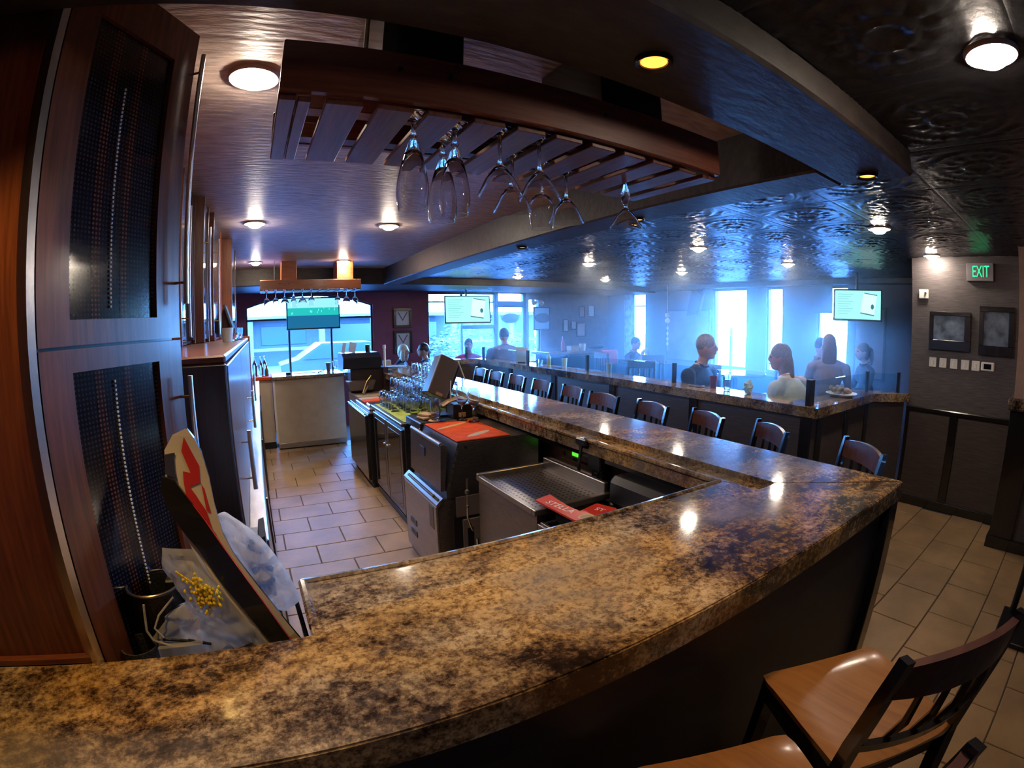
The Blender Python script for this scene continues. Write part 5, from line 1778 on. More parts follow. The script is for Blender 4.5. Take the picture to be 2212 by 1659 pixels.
# ================================================================== BAR STOOLS
def make_stool():
    t = thing('bar_stool', '', 'bar stool')
    sw, sd, sz = .215, .21, .76
    n = 10
    vs, fs = [], []
    for j in range(n + 1):
        for i in range(n + 1):
            u, v = -1 + 2 * i / n, -1 + 2 * j / n
            x, y = u * sw * (1 - .04 * (1 - v)), v * sd
            dish = -.016 * max(0, 1 - (u * u * .9 + (v + .15) ** 2 * .8)) - .006 * max(0, v - .6) * 2.5
            e = max(abs(u), abs(v))
            dish -= .010 * max(0, (e - .85) / .15) ** 2
            if abs(u) > .99 and abs(v) > .99:
                x *= .965
                y *= .965
            vs.append((x, y, sz + dish))
    for j in range(n):
        for i in range(n):
            q = j * (n + 1) + i
            fs.append((q, q + 1, q + n + 2, q + n + 1))
    base = len(vs)
    vs += [(x * .985, y * .985, sz - .030) for x, y, z in vs[:base]]
    ring = [i for i in range(n + 1)] + [j * (n + 1) + n for j in range(1, n + 1)] + [n * (n + 1) + i for i in range(n - 1, -1, -1)] + [j * (n + 1) for j in range(n - 1, 0, -1)]
    for k in range(len(ring)):
        a, b_ = ring[k], ring[(k + 1) % len(ring)]
        fs.append((a + base, b_ + base, b_, a))
    for j in range(n):
        for i in range(n):
            q = j * (n + 1) + i + base
            fs.append((q + n + 1, q + n + 2, q + 1, q))
    MB().add(vs, fs, 0, True).build('seat', M['seat'], t, world=False)
    a = MB().bbox(-.195, .195, .165, .19, sz - .10, sz - .026, .004).bbox(-.195, .195, -.19, -.165, sz - .10, sz - .026, .004)
    a.bbox(-.20, -.175, -.18, .18, sz - .10, sz - .026, .004).bbox(.175, .20, -.18, .18, sz - .10, sz - .026, .004)
    a.build('seat_frame', M['blackwood'], t, world=False)

    def leg(x0, y0, z0, x1, y1, z1, r0, r1):
        b = MB()
        vs = []
        for (x, y, z, r) in ((x0, y0, z0, r0), (x1, y1, z1, r1)):
            vs += [(x - r, y - r, z), (x + r, y - r, z), (x + r, y + r, z), (x - r, y + r, z)]
        b.add(vs, [(3, 2, 1, 0), (4, 5, 6, 7), (0, 1, 5, 4), (1, 2, 6, 5), (2, 3, 7, 6), (3, 0, 4, 7)])
        return b
    for s in (-1, 1):
        leg(s * .205, .20, 0, s * .185, .178, sz - .03, .016, .020).build('leg', M['blackwood'], t, world=False)
        leg(s * .205, -.225, 0, s * .195, -.185, sz - .03, .016, .020).build('leg', M['blackwood'], t, world=False)
    # back posts rise from the seat, leaning backwards
    for s in (-1, 1):
        b = MB()
        sec = [(.195, -.185, sz - .05, .019), (.198, -.20, sz + .08, .018), (.201, -.232, sz + .25, .016), (.203, -.258, sz + .365, .014)]
        vs, fs = [], []
        for x, y, z, r in sec:
            vs += [(s * x - r * .8, y - r, z), (s * x + r * .8, y - r, z), (s * x + r * .8, y + r, z), (s * x - r * .8, y + r, z)]
        for k in range(3):
            for q in range(4):
                q2 = (q + 1) % 4
                fs.append((k * 4 + q, k * 4 + q2, k * 4 + 4 + q2, k * 4 + 4 + q))
        fs += [(3, 2, 1, 0), (12, 13, 14, 15)]
        b.add(vs, fs).build('back_post', M['blackwood'], t, world=False)

    def curved(z0, z1, y_end, bow, th, mat, name, topbow=0.0):
        m = 10
        vs, fs = [], []
        for i in range(m + 1):
            u = -1 + 2 * i / m
            x = u * .195
            y = y_end - bow * (1 - u * u)
            zt = z1 + topbow * (1 - u * u)
            for (yy, zz) in ((y + th / 2, z0), (y - th / 2, z0), (y - th / 2 - .012, zt), (y + th / 2 - .012, zt)):
                vs.append((x, yy, zz))
        for i in range(m):
            for q in range(4):
                q2 = (q + 1) % 4
                fs.append((i * 4 + q, (i + 1) * 4 + q, (i + 1) * 4 + q2, i * 4 + q2))
        fs += [(0, 1, 2, 3), (m * 4 + 3, m * 4 + 2, m * 4 + 1, m * 4)]
        return MB().add(vs, fs).build(name, mat, t, world=False)
    curved(sz + .255, sz + .345, -.240, .035, .022, M['crest'], 'crest_rail', .018)
    curved(sz + .06, sz + .095, -.198, .030, .020, M['blackwood'], 'lower_rail')
    for k in range(4):
        u = -.6 + k * .4
        x = u * .195
        y0, y1 = -.200 - .030 * (1 - u * u), -.240 - .035 * (1 - u * u)
        MB().tube([(x, y0, sz + .085), (x, (y0 + y1) / 2 - .012, sz + .17), (x, y1, sz + .262)], [.009, .011, .009], 6).build('back_slat', M['blackwood'], t, world=False)
    for y, z in ((.19, .30), (-.205, .36)):
        MB().bbox(-.20, .20, y - .010, y + .010, z - .016, z + .016, .003).build('foot_rest', M['blackwood'], t, world=False)
    for s in (-1, 1):
        MB().bbox(s * .197 - .009, s * .197 + .009, -.20, .19, .25, .28, .003).build('side_stretcher', M['blackwood'], t, world=False)
    return t


stool = make_stool()
SGRP = 'bar stools along the bar'
fr = [((1.195, .26), -27.0, 'bar stool with honey brown seat nearest the bar corner, front side', 'bar stools at the front counter'),
      ((.660, .275), -24.8, 'honey brown bar stool seat cut off by the bottom edge of the photo', 'bar stools at the front counter')]
stool.location = (fr[0][0][0] + .02, fr[0][0][1] + .03, 0)
stool.rotation_euler = (0, 0, radians(fr[0][1]))
stool['label'] = fr[0][2]
stool['group'] = fr[0][3]
dup(stool, (fr[1][0][0] + .035, fr[1][0][1] + .005, 0), radians(fr[1][1]), fr[1][2], fr[1][3])
ordn = ['first', 'second', 'third', 'fourth', 'fifth', 'sixth', 'seventh', 'eighth', 'ninth', 'tenth']
backs = [((2.738, 1.11), (2.475, .776)), ((2.77, 1.744), (2.53, 1.381)), ((2.749, 2.276), (2.581, 1.889)), ((2.70, 2.805), (2.60, 2.40)), ((2.66, 3.375), (2.62, 2.96)),
         ((2.737, 3.894), (2.66, 3.48)), ((2.742, 4.458), (2.69, 4.03)), ((2.766, 5.012), (2.72, 4.60)), ((2.774, 5.546), (2.73, 5.12)), ((2.813, 6.073), (2.77, 5.65))]
for k, (a, c) in enumerate(backs):
    a, c = Vector(a), Vector(c)
    m = (a + c) / 2
    d = (c - a).normalized()
    f = Vector((d.y, -d.x))
    if f.x > 0:
        f = -f
    p = m + f * .265
    dup(stool, (p.x, p.y, 0), atan2(-f.x, f.y), '%s bar stool counted from the bar corner along the right side of the bar' % ordn[k], SGRP)

# ================================================================== RIGHT WALL THINGS
ex = thing('exit_sign', 'grey EXIT sign with green letters high on the right wall', 'sign', (5.29, .79, 2.2))
MB().bbox(5.255, 5.30, .66, .925, 2.205, 2.37, .004).build('housing', M['greywall'], ex)
text_obj('lettering', 'EXIT', .150, M['exitgreen'], ex, Matrix.Translation((5.253, .785, 2.288)) @ Matrix.Rotation(-pi / 2, 4, 'Z') @ Matrix.Rotation(pi / 2, 4, 'X'), .0006, 'CENTER', .56)
al = thing('fire_alarm', 'small white fire alarm box left of the EXIT sign', 'alarm', (5.29, 1.375, 2.08))
MB().bbox(5.27, 5.30, 1.325, 1.422, 2.037, 2.125, .005).build('case', M['white'], al)
MB().lathe([(0, 0), (.014, 0), (.012, .01), (0, .013)], 12, mat=Matrix.Translation((5.27, 1.352, 2.088)) @ Matrix.Rotation(-pi / 2, 4, 'Y')).build('strobe', M['chrome'], al)
for k, (y0, y1, z0, z1, py0, py1, pz0, pz1, lb) in enumerate(((.885, 1.308, 1.555, 1.918, .948, 1.264, 1.65, 1.878, 'wide black framed photograph above the light switches'), (.45, .80, 1.54, 1.98, .51, .754, 1.628, 1.932, 'upright black framed photograph by the plaster column'))):
    t = thing('picture_frame', lb, 'picture', (5.29, (y0 + y1) / 2, z0))
    w = .055
    MB().bbox(5.27, 5.30, y0, y1, z0, pz0, .004).bbox(5.27, 5.30, y0, y1, pz1, z1, .004).bbox(5.27, 5.30, y0, py0, pz0, pz1, .004).bbox(5.27, 5.30, py1, y1, pz0, pz1, .004).build('frame', M['blackwood'], t)
    MB().box(5.284, 5.29, py0, py1, pz0, pz1).build('photograph', M['photo'], t)
    MB().box(5.281, 5.2815, py0, py1, pz0, pz1).build('pane', M['pane'], t)
for k, (y0, y1) in enumerate(((1.222, 1.297), (1.116, 1.19), (1.003, 1.077), (.884, .966), (.778, .858))):
    t = thing('light_switch', ('%s white switch plate from the left below the framed photographs' % ordn[k]), 'switch', (5.295, (y0 + y1) / 2, 1.43), 0, 'switch plates on the right wall')
    MB().bbox(5.290, 5.30, y0, y1, 1.388, 1.480, .003).build('plate', M['white'], t)
    MB().bbox(5.286, 5.292, (y0 + y1) / 2 - .012, (y0 + y1) / 2 + .012, 1.41, 1.458, .002).build('rocker', M['white'], t)
th = thing('thermostat', 'white thermostat with dark display right of the switches', 'thermostat', (5.29, .695, 1.43))
MB().bbox(5.278, 5.30, .63, .763, 1.397, 1.478, .008).build('case', M['white'], th)
MB().box(5.276, 5.279, .66, .735, 1.415, 1.462).build('display', M['darkglass'], th)
sn = thing('stanchion', 'black stanchion post with square base plate by the right wall', 'stanchion', (3.58, -.02, 0))
MB().bbox(3.16, 3.62, -.30, .045, 0, .035, .006).build('base_plate', M['blackmetal'], sn)
MB().tube([(3.56, -.02, .03), (3.58, -.02, .55)], .024, 12).build('pole', M['blackmetal'], sn)
MB().lathe([(0, 0), (.03, 0), (.034, .012), (.026, .03), (0, .036)], 14, (3.58, -.02, .55)).build('pole_cap', M['blackmetal'], sn)

# ================================================================== TELEVISIONS
def tv(label, center, w, h, rz, tilt, content, mount_top):
    t = thing('television', label, 'television', center)
    R = Matrix.Translation(center) @ Matrix.Rotation(rz, 4, 'Z') @ Matrix.Rotation(tilt, 4, 'X')
    # local: screen faces -Y
    MB().bbox(-w / 2, w / 2, 0, .05, -h / 2, h / 2, .006, mat=R).build('housing', M['black'], t)
    bz = .022
    scr = MB().box(-w / 2 + bz, w / 2 - bz, -.003, .001, -h / 2 + bz, h / 2 - bz, mat=R)
    iw, ih = w - 2 * bz, h - 2 * bz
    if content == 'menu':
        s = scr.build('screen', M['screen'], t)
        m = MB()
        for k in range(9):
            zz = ih * (.36 - k * .085)
            m.add([(-iw * .44, -.0036, zz), (-iw * (.10 + .05 * (k % 3)), -.0036, zz), (-iw * (.10 + .05 * (k % 3)), -.0036, zz + ih * .018), (-iw * .44, -.0036, zz + ih * .018)], [(0, 1, 2, 3)], 0, False, R)
        o = m.build('printed_lines', M['screenink'], s)
        m = MB().add([(iw * .06, -.0037, -ih * .26), (iw * .36, -.0037, -ih * .34), (iw * .42, -.0037, ih * .34), (iw * .12, -.0037, ih * .42)], [(0, 1, 2, 3)], 0, False, R)
        m.build('printed_picture', M['screenpic'], s)
        m = MB().add([(iw * .06, -.0040, -ih * .30), (iw * .36, -.0040, -ih * .38), (iw * .36, -.0040, -ih * .34), (iw * .06, -.0040, -ih * .26)], [(0, 1, 2, 3)], 0, False, R)
        m.add([(iw * .14, -.0040, ih * .40), (iw * .42, -.0040, ih * .33), (iw * .42, -.0040, ih * .36), (iw * .14, -.0040, ih * .43)], [(0, 1, 2, 3)], 0, False, R)
        m.add([(iw * .32 + iw * .035 * cos(k * pi / 6), -.0040, -ih * .06 + ih * .09 * sin(k * pi / 6)) for k in range(12)], [list(range(12))], 0, False, R)
        m.build('printed_marks', M['screendark'], s)['kind'] = 'stuff'
    else:
        s = scr.build('screen', M['pitch'], t)
        MB().add([(-iw / 2, -.0036, ih * .18), (iw / 2, -.0036, ih * .18), (iw / 2, -.0036, ih / 2), (-iw / 2, -.0036, ih / 2)], [(0, 1, 2, 3)], 0, False, R).build('picture_top_band', M['pitchtop'], s)
        MB().add([(-iw / 2, -.0036, -ih / 2), (iw / 2, -.0036, -ih / 2), (iw / 2, -.0036, -ih * .08), (-iw / 2, -.0036, -ih * .08)], [(0, 1, 2, 3)], 0, False, R).build('picture_lower_band', M['pitchdark'], s)
        m = MB()
        rr = random.Random(2)
        for k in range(12):
            x, z = rr.uniform(-.46, .46) * iw, rr.uniform(-.04, .14) * ih
            m.add([(x, -.0040, z), (x + .008, -.0040, z), (x + .010, -.0040, z + .035), (x + .002, -.0040, z + .035)], [(0, 1, 2, 3)], 0, False, R)
        m.build('picture_figures', M['pitchlight'], s)['kind'] = 'stuff'
    c = R @ Vector((0, .05, .05))
    MB().tube([c, (c.x, c.y + .05 * cos(rz), c.z + .1), (c.x, c.y + .05 * cos(rz), mount_top)], .018, 8).build('mount_arm', M['blackmetal'], t)
    MB().bbox(-.12, .12, .05, .075, -.1, .1, .004, mat=R).build('mount_plate', M['blackmetal'], t)
    return t


tv('television showing a teal sports picture in front of the arched window', (.905, 8.35, 1.955), .90, .53, 0.0, radians(-6), 'game', 2.335)
tv('television with a pale menu screen in front of the back window', (3.70, 8.35, 1.975), .86, .52, radians(-14), radians(-8), 'menu', 2.335)
tv('television with a pale menu screen at the right end of the dining room', (6.52, 2.60, 2.02), .66, .42, radians(-72), radians(-10), 'menu', 2.44)
tv4 = thing('television', 'dark television seen nearly edge-on on the dining room wall panel', 'television', (7.25, 6.0, 2.1))
_R = Matrix.Translation((7.2, 6.05, 2.10)) @ Matrix.Rotation(radians(-125), 4, 'Z') @ Matrix.Rotation(radians(-12), 4, 'X')
MB().bbox(-.42, .42, 0, .05, -.25, .25, .006, mat=_R).build('housing', M['black'], tv4)
MB().box(-.40, .40, -.003, .001, -.23, .23, mat=_R).build('screen', M['darkglass'], tv4)
MB().tube([_R @ Vector((0, .05, 0)), (7.45, 6.2, 2.15)], .02, 8).build('mount_arm', M['blackmetal'], tv4)

# ================================================================== BACK WALL THINGS
for k, (z0, z1, lb) in enumerate(((1.655, 2.02, 'upper framed grey print with dark V shape on the maroon wall'), (1.185, 1.605, 'lower framed grey print with dark V shape behind the blonde woman'))):
    x0, x1 = 2.435, 2.79
    t = thing('picture_frame', lb, 'picture', ((x0 + x1) / 2, 8.88, z0))
    w = .05
    MB().bbox(x0, x1, 8.865, 8.90, z0, z0 + w, .004).bbox(x0, x1, 8.865, 8.90, z1 - w, z1, .004).bbox(x0, x0 + w, 8.865, 8.90, z0 + w, z1 - w, .004).bbox(x1 - w, x1, 8.865, 8.90, z0 + w, z1 - w, .004).build('frame', M['blackwood'], t)
    MB().box(x0 + w, x1 - w, 8.885, 8.89, z0 + w, z1 - w).build('print_board', M['shirt_art'], t)
    xm, zt = (x0 + x1) / 2, z1 - w - .02
    m = MB()
    for s in (-1, 1):
        m.add([(xm, 8.884, zt - .17), (xm + s * .095, 8.884, zt - .01), (xm + s * .075, 8.884, zt - .005), (xm, 8.884, zt - .135)], [(0, 1, 2, 3)] if s > 0 else [(3, 2, 1, 0)])
    m.build('dark_v_print', M['navyink'], t)
for k, (x0, x1, z0, z1, lb) in enumerate(((6.644, 6.806, 1.823, 2.083, 'left of the two upper framed certificates on the grey wall'), (6.889, 7.081, 1.837, 2.112, 'right of the two upper framed certificates on the grey wall'),
                                          (6.194, 6.349, 1.505, 1.786, 'lower left framed certificate on the grey wall'), (6.408, 6.567, 1.55, 1.751, 'middle lower framed certificate on the grey wall'),
                                          (6.568, 6.821, 1.392, 1.704, 'largest lower framed certificate, tilted grey, on the grey wall'))):
    t = thing('certificate_frame', lb, 'picture', ((x0 + x1) / 2, 8.88, z0))
    w = .022
    MB().bbox(x0, x1, 8.875, 8.90, z0, z0 + w, .003).bbox(x0, x1, 8.875, 8.90, z1 - w, z1, .003).bbox(x0, x0 + w, 8.875, 8.90, z0 + w, z1 - w, .003).bbox(x1 - w, x1, 8.875, 8.90, z0 + w, z1 - w, .003).build('frame', M['blackwood'], t)
    MB().box(x0 + w, x1 - w, 8.885, 8.89, z0 + w, z1 - w).build('certificate_sheet', M['certificate'], t)
for k, (x, y, lb) in enumerate(((4.915, 8.93, 'dark oval sticker on the glass of the back door'), (5.66, 8.86, 'dark oval plaque over the framed picture right of the back door'))):
    o = MB().lathe([(0, 0), (.20, 0), (.195, .012), (0, .012)], 28).build('oval_sign', M['wallart'], None)
    o.location = (x, y, 1.81)
    o.rotation_euler = (pi / 2, 0, 0)
    o.scale = (1, .52, 1)
    tag(o, lb, 'sign')
pf = thing('poster_frame', 'tall framed poster on the grey wall right of the back door', 'picture', (5.64, 8.88, 1.52))
MB().bbox(5.44, 5.86, 8.875, 8.90, 1.55, 2.05, .004).build('frame', M['frame'], pf)
MB().box(5.47, 5.83, 8.872, 8.876, 1.58, 2.02).build('poster_sheet', M['blueice'], pf)
wlp = thing('wall_spotlight', 'pair of white wall spotlights above the poster right of the back door', 'wall lamp', (5.5, 8.85, 2.15))
MB().bbox(5.40, 5.60, 8.86, 8.90, 2.13, 2.17, .004).build('back_plate', M['white'], wlp)
for x in (5.40, 5.58):
    MB().lathe([(0, 0), (.04, 0), (.055, .09), (.05, .09), (.036, .006), (0, .006)], 16, mat=Matrix.Translation((x, 8.84, 2.17)) @ Matrix.Rotation(radians(130), 4, 'X')).build('lamp_head', M['white'], wlp)
# service table along the back wall
ft = thing('service_table', 'dark service table against the grey back wall', 'table', (6.2, 8.3, 0))
MB().bbox(5.2, 6.95, 7.95, 8.6, 1.08, 1.14, .008).build('table_top', M['tabletop'], ft)
for x in (5.3, 6.85):
    for y in (8.03, 8.5):
        MB().bbox(x - .03, x + .03, y - .03, y + .03, 0, 1.08, .003).build('leg', M['blackwood'], ft)
MB().bbox(5.3, 6.85, 8.48, 8.52, .5, 1.08, .003).build('back_panel', M['darkwood'], ft)
for k, (x, kind, lb) in enumerate(((5.75, 'mustard', 'tall red sauce bottle on the service table'), (6.0, 'card', 'tan paper stack on the service table'), (6.25, 'white', 'white caddy of cutlery on the service table'), (6.6, 'black', 'black bag lying on the service table'))):
    if k == 0:
        o = MB().lathe(bot, 14).build('sauce_bottle', M['ketchup'], None)
    elif k == 1:
        o = MB().bbox(-.10, .10, -.08, .08, 0, .09, .004).build('paper_stack', M['card'], None)
    elif k == 2:
        o = MB().lathe([(0, 0), (.06, 0), (.075, .13), (.07, .13), (.055, .01), (0, .01)], 16).build('cutlery_caddy', M['white'], None)
    else:
        o = MB().ellipsoid((0, 0, .06), (.22, .12, .06), 14, 8).build('black_bag', M['cloth_black'], None)
    o.location = (x, 8.25, 1.141)
    tag(o, lb, ('bottle', 'paper', 'caddy', 'bag')[k])

# ================================================================== HALF-WALL TOP: small things
ZC = 1.101


def crumple(r, h):
    m = MB().ellipsoid((0, 0, h), (r, r * .8, h), 18, 12)
    m.v = [tuple(Vector(p) * 1.0 + Vector((p[0], p[1], (p[2] - h))).normalized() * (abs(noise.noise(Vector(p) * 40)) - .25) * .03) for p in m.v]
    m.v = [(p[0], p[1], max(p[2], 0)) for p in m.v]
    m.sm = [False] * len(m.sm)
    return m


small = [('mustard_bottle', 'mustard', (3.90, 5.95), lambda: MB().lathe([(0, 0), (.028, 0), (.03, .01), (.03, .12), (.012, .15), (.006, .19), (0, .19)], 14), 'yellow squeeze bottle on the half wall cap', 'bottle'),
         ('white_cup', 'white', (3.86, 5.50), lambda: MB().lathe([(0, 0), (.03, 0), (.04, .13), (.036, .13), (.027, .006), (0, .006)], 14), 'tall white cup on the half wall cap', 'cup'),
         ('salt_shaker', 'chrome', (3.85, 6.18), lambda: MB().lathe([(0, 0), (.02, 0), (.022, .06), (.016, .075), (0, .08)], 12), 'left salt shaker on the half wall cap', 'shaker'),
         ('pepper_shaker', 'glass', (3.87, 6.10), lambda: MB().lathe([(0, 0), (.02, 0), (.022, .06), (.016, .075), (0, .08)], 12), 'glass shaker right beside the salt shaker on the half wall cap', 'shaker'),
         ('water_glass', 'blueice', (3.85, 4.55), lambda: MB().lathe([(0, 0), (.028, 0), (.036, .12), (.033, .12), (.026, .006), (0, .006)], 14), 'pale blue glass on the half wall cap', 'glass'),
         ('beer_glass', 'glass', (3.84, 2.80), lambda: MB().lathe([(r, z) for r, z in pint], 16), 'clear pint glass standing before the dark-clothed man', 'glass'),
         ('soda_glass', 'ketchup', (3.86, 2.98), lambda: MB().lathe([(0, 0), (.03, 0), (.04, .12), (.037, .12), (.028, .006), (0, .006)], 14), 'dark red drink glass before the dark-clothed man', 'glass'),
         ('cutlery_bundle', 'chrome', (3.80, 3.15), lambda: MB().bbox(-.03, .03, -.09, .09, 0, .02, .006), 'rolled cutlery on the half wall cap', 'cutlery'),
         ('napkin', 'paper', (3.83, 2.55), lambda: crumple(.05, .06), 'crumpled white napkin between the man and the woman', 'napkin')]
for nm, mm, (x, y), fn, lb, ct in small:
    o = fn().build(nm, M[mm], None)
    o.location = (x, y, ZC)
    tag(o, lb, ct)
mc = thing('menu_stand', 'white menu sheet standing on the half wall cap before the back door', 'menu', (3.80, 6.55, ZC))
MB().bbox(-.005, .005, -.10, .10, .0, .24, .002, mat=Matrix.Rotation(radians(40), 4, 'Z')).build('menu_sheet', M['paper'], mc, world=False)
MB().bbox(-.03, .03, -.06, .06, 0, .012, .002, mat=Matrix.Rotation(radians(40), 4, 'Z')).build('menu_base', M['black'], mc, world=False)
plt = thing('food_plate', 'basket of food beside the woman at the half wall', 'plate', (4.45, 1.90, ZC))
MB().lathe([(0, 0), (.10, 0), (.15, .03), (.145, .034), (.098, .006), (0, .006)], 24).build('plate', M['white'], plt, world=False)
_f = MB()
rnd = random.Random(11)
for _ in range(26):
    _f.ellipsoid((rnd.uniform(-.08, .08), rnd.uniform(-.08, .08), .03 + rnd.uniform(0, .05)), (.03, .022, .02), 8, 6)
o = _f.build('fried_food', M['card'], plt, world=False)
o['kind'] = 'stuff'

# ================================================================== DINING FURNITURE
def dining_table(label, x, y, r, z=.76):
    t = thing('dining_table', label, 'table', (x, y, 0))
    MB().lathe([(0, z - .035), (r - .01, z - .035), (r, z - .028), (r, z - .006), (r - .006, z), (0, z)], 32).build('table_top', M['tabletop'], t, world=False)
    MB().lathe([(.05, .03), (.04, .06), (.035, z - .035)], 14).build('pedestal', M['blackmetal'], t, world=False)
    MB().lathe([(0, 0), (.26, 0), (.26, .012), (.06, .04), (0, .04)], 20).build('foot', M['blackmetal'], t, world=False)
    return t


dining_table('round dining table with bright glare below the widest bright window', 6.1, 4.3, .45, 1.02)
dining_table('round dining table before the curtained window', 6.35, 6.55, .45, 1.02)
dining_table('round dining table near the girl with the ponytail', 6.95, 2.75, .36, .9)


def make_chair():
    t = thing('dining_chair', '', 'chair')
    MB().bbox(-.21, .21, -.20, .22, .70, .735, .012).build('seat', M['darkwood'], t, world=False)
    for s in (-1, 1):
        for y in (-.18, .19):
            MB().bbox(s * .18 - .018, s * .18 + .018, y - .018, y + .018, 0, .70, .003).build('leg', M['darkwood'], t, world=False)
        MB().bbox(s * .19 - .018, s * .19 + .018, -.21, -.18, .72, 1.18, .004).build('back_post', M['darkwood'], t, world=False)
    MB().bbox(-.21, .21, -.225, -.19, 1.08, 1.19, .01).build('crest_rail', M['darkwood'], t, world=False)
    for k in range(4):
        x = -.12 + k * .08
        MB().bbox(x - .012, x + .012, -.215, -.197, .735, 1.09, .003).build('back_slat', M['darkwood'], t, world=False)
    MB().bbox(-.19, .19, .17, .20, .28, .31, .003).build('stretcher', M['darkwood'], t, world=False)
    return t


ch = make_chair()
chs = [((5.45, 4.15), -90, 'high dining chair with slats left of the bright round table'), ((6.2, 3.75), 0, 'high dining chair in front of the widest bright window'),
       ((5.95, 6.0), -20, 'slatted high dining chair before the curtained window'), ((5.75, 6.75), -95, 'high dining chair at the far curtained-window table'),
       ((5.05, 5.15), -60, 'high dining chair alone in the middle of the dining room')]
ch.location = (*chs[0][0], 0)
ch.rotation_euler = (0, 0, radians(chs[0][1]))
ch['label'] = chs[0][2]
ch['group'] = 'high dining chairs'
for p, r, lb in chs[1:]:
    dup(ch, (*p, 0), radians(r), lb, 'high dining chairs')
rc = MB().bbox(-.22, .22, -.04, .04, 0, .30, .03).build('red_seat_back', M['red'], None)
rc.location = (6.3, 7.45, .88)
tag(rc, 'bright red seat back by the grey wall corner', 'seat')
MB().bbox(-.2, .2, -.02, .02, -.88, 0, .01).build('seat_leg', M['black'], rc, world=False)
# curtain, mural panels, hanging string of lanterns
cu = MB()
n = 24
vs, fs = [], []
for i in range(n + 1):
    y = 7.94 + .32 * i / n
    x = 7.44 + .018 * sin(i * 1.6)
    vs += [(x, y, .92), (x, y, 2.34), (x + .008, y, 2.34), (x + .008, y, .92)]
for i in range(n):
    for q in range(4):
        fs.append((i * 4 + q, i * 4 + (q + 1) % 4, i * 4 + 4 + (q + 1) % 4, i * 4 + 4 + q))
cu.add(vs, fs, 0, True)
tag(cu.build('curtain', M['curtain'], None), 'patterned curtain over the left half of the leftmost dining window', 'curtain')
for k, (y0, y1, z0, z1, lb) in enumerate(((5.92, 7.0, 1.0, 1.95, 'large brownish mural panel between two dining windows'), (2.55, 3.0, 1.0, 2.0, 'narrow dark panel right of the last bright window'))):
    t = thing('mural_panel', lb, 'panel', (7.48, (y0 + y1) / 2, z0))
    MB().box(7.475, 7.50, y0, y1, z0, z1).build('panel_board', M['wallart'], t)
    MB().bbox(7.465, 7.50, y0 - .03, y0, z0 - .03, z1 + .03, .003).bbox(7.465, 7.50, y1, y1 + .03, z0 - .03, z1 + .03, .003).bbox(7.465, 7.5, y0, y1, z1, z1 + .03, .003).bbox(7.465, 7.5, y0, y1, z0 - .03, z0, .003).build('frame', M['frame'], t)
ln = thing('lantern_string', 'string of two white globes hanging beside the mural panel', 'hanging lamp', (6.9, 6.45, 1.9))
MB().tube([(6.9, 6.45, 2.44), (6.9, 6.45, 1.2)], .004, 5).build('cord', M['white'], ln)
for z in (1.86, 1.76):
    MB().ellipsoid((6.9, 6.45, z), (.05, .05, .05), 14, 10).build('globe', M['white'], ln)
for z in (1.62, 1.52, 1.42, 1.33):
    MB().ellipsoid((6.9, 6.45, z), (.02, .02, .04), 8, 6).build('bead', M['white'], ln)

# ================================================================== PEOPLE
def capsule(b, p, q, r0, r1, seg=10):
    p, q = Vector(p), Vector(q)
    d = q - p
    n = 5
    b.tube([p.lerp(q, k / n) for k in range(n + 1)], [r0 + (r1 - r0) * k / n for k in range(n + 1)], seg)
    b.ellipsoid(p, (r0, r0, r0), 10, 8)
    b.ellipsoid(q, (r1, r1, r1), 10, 8)


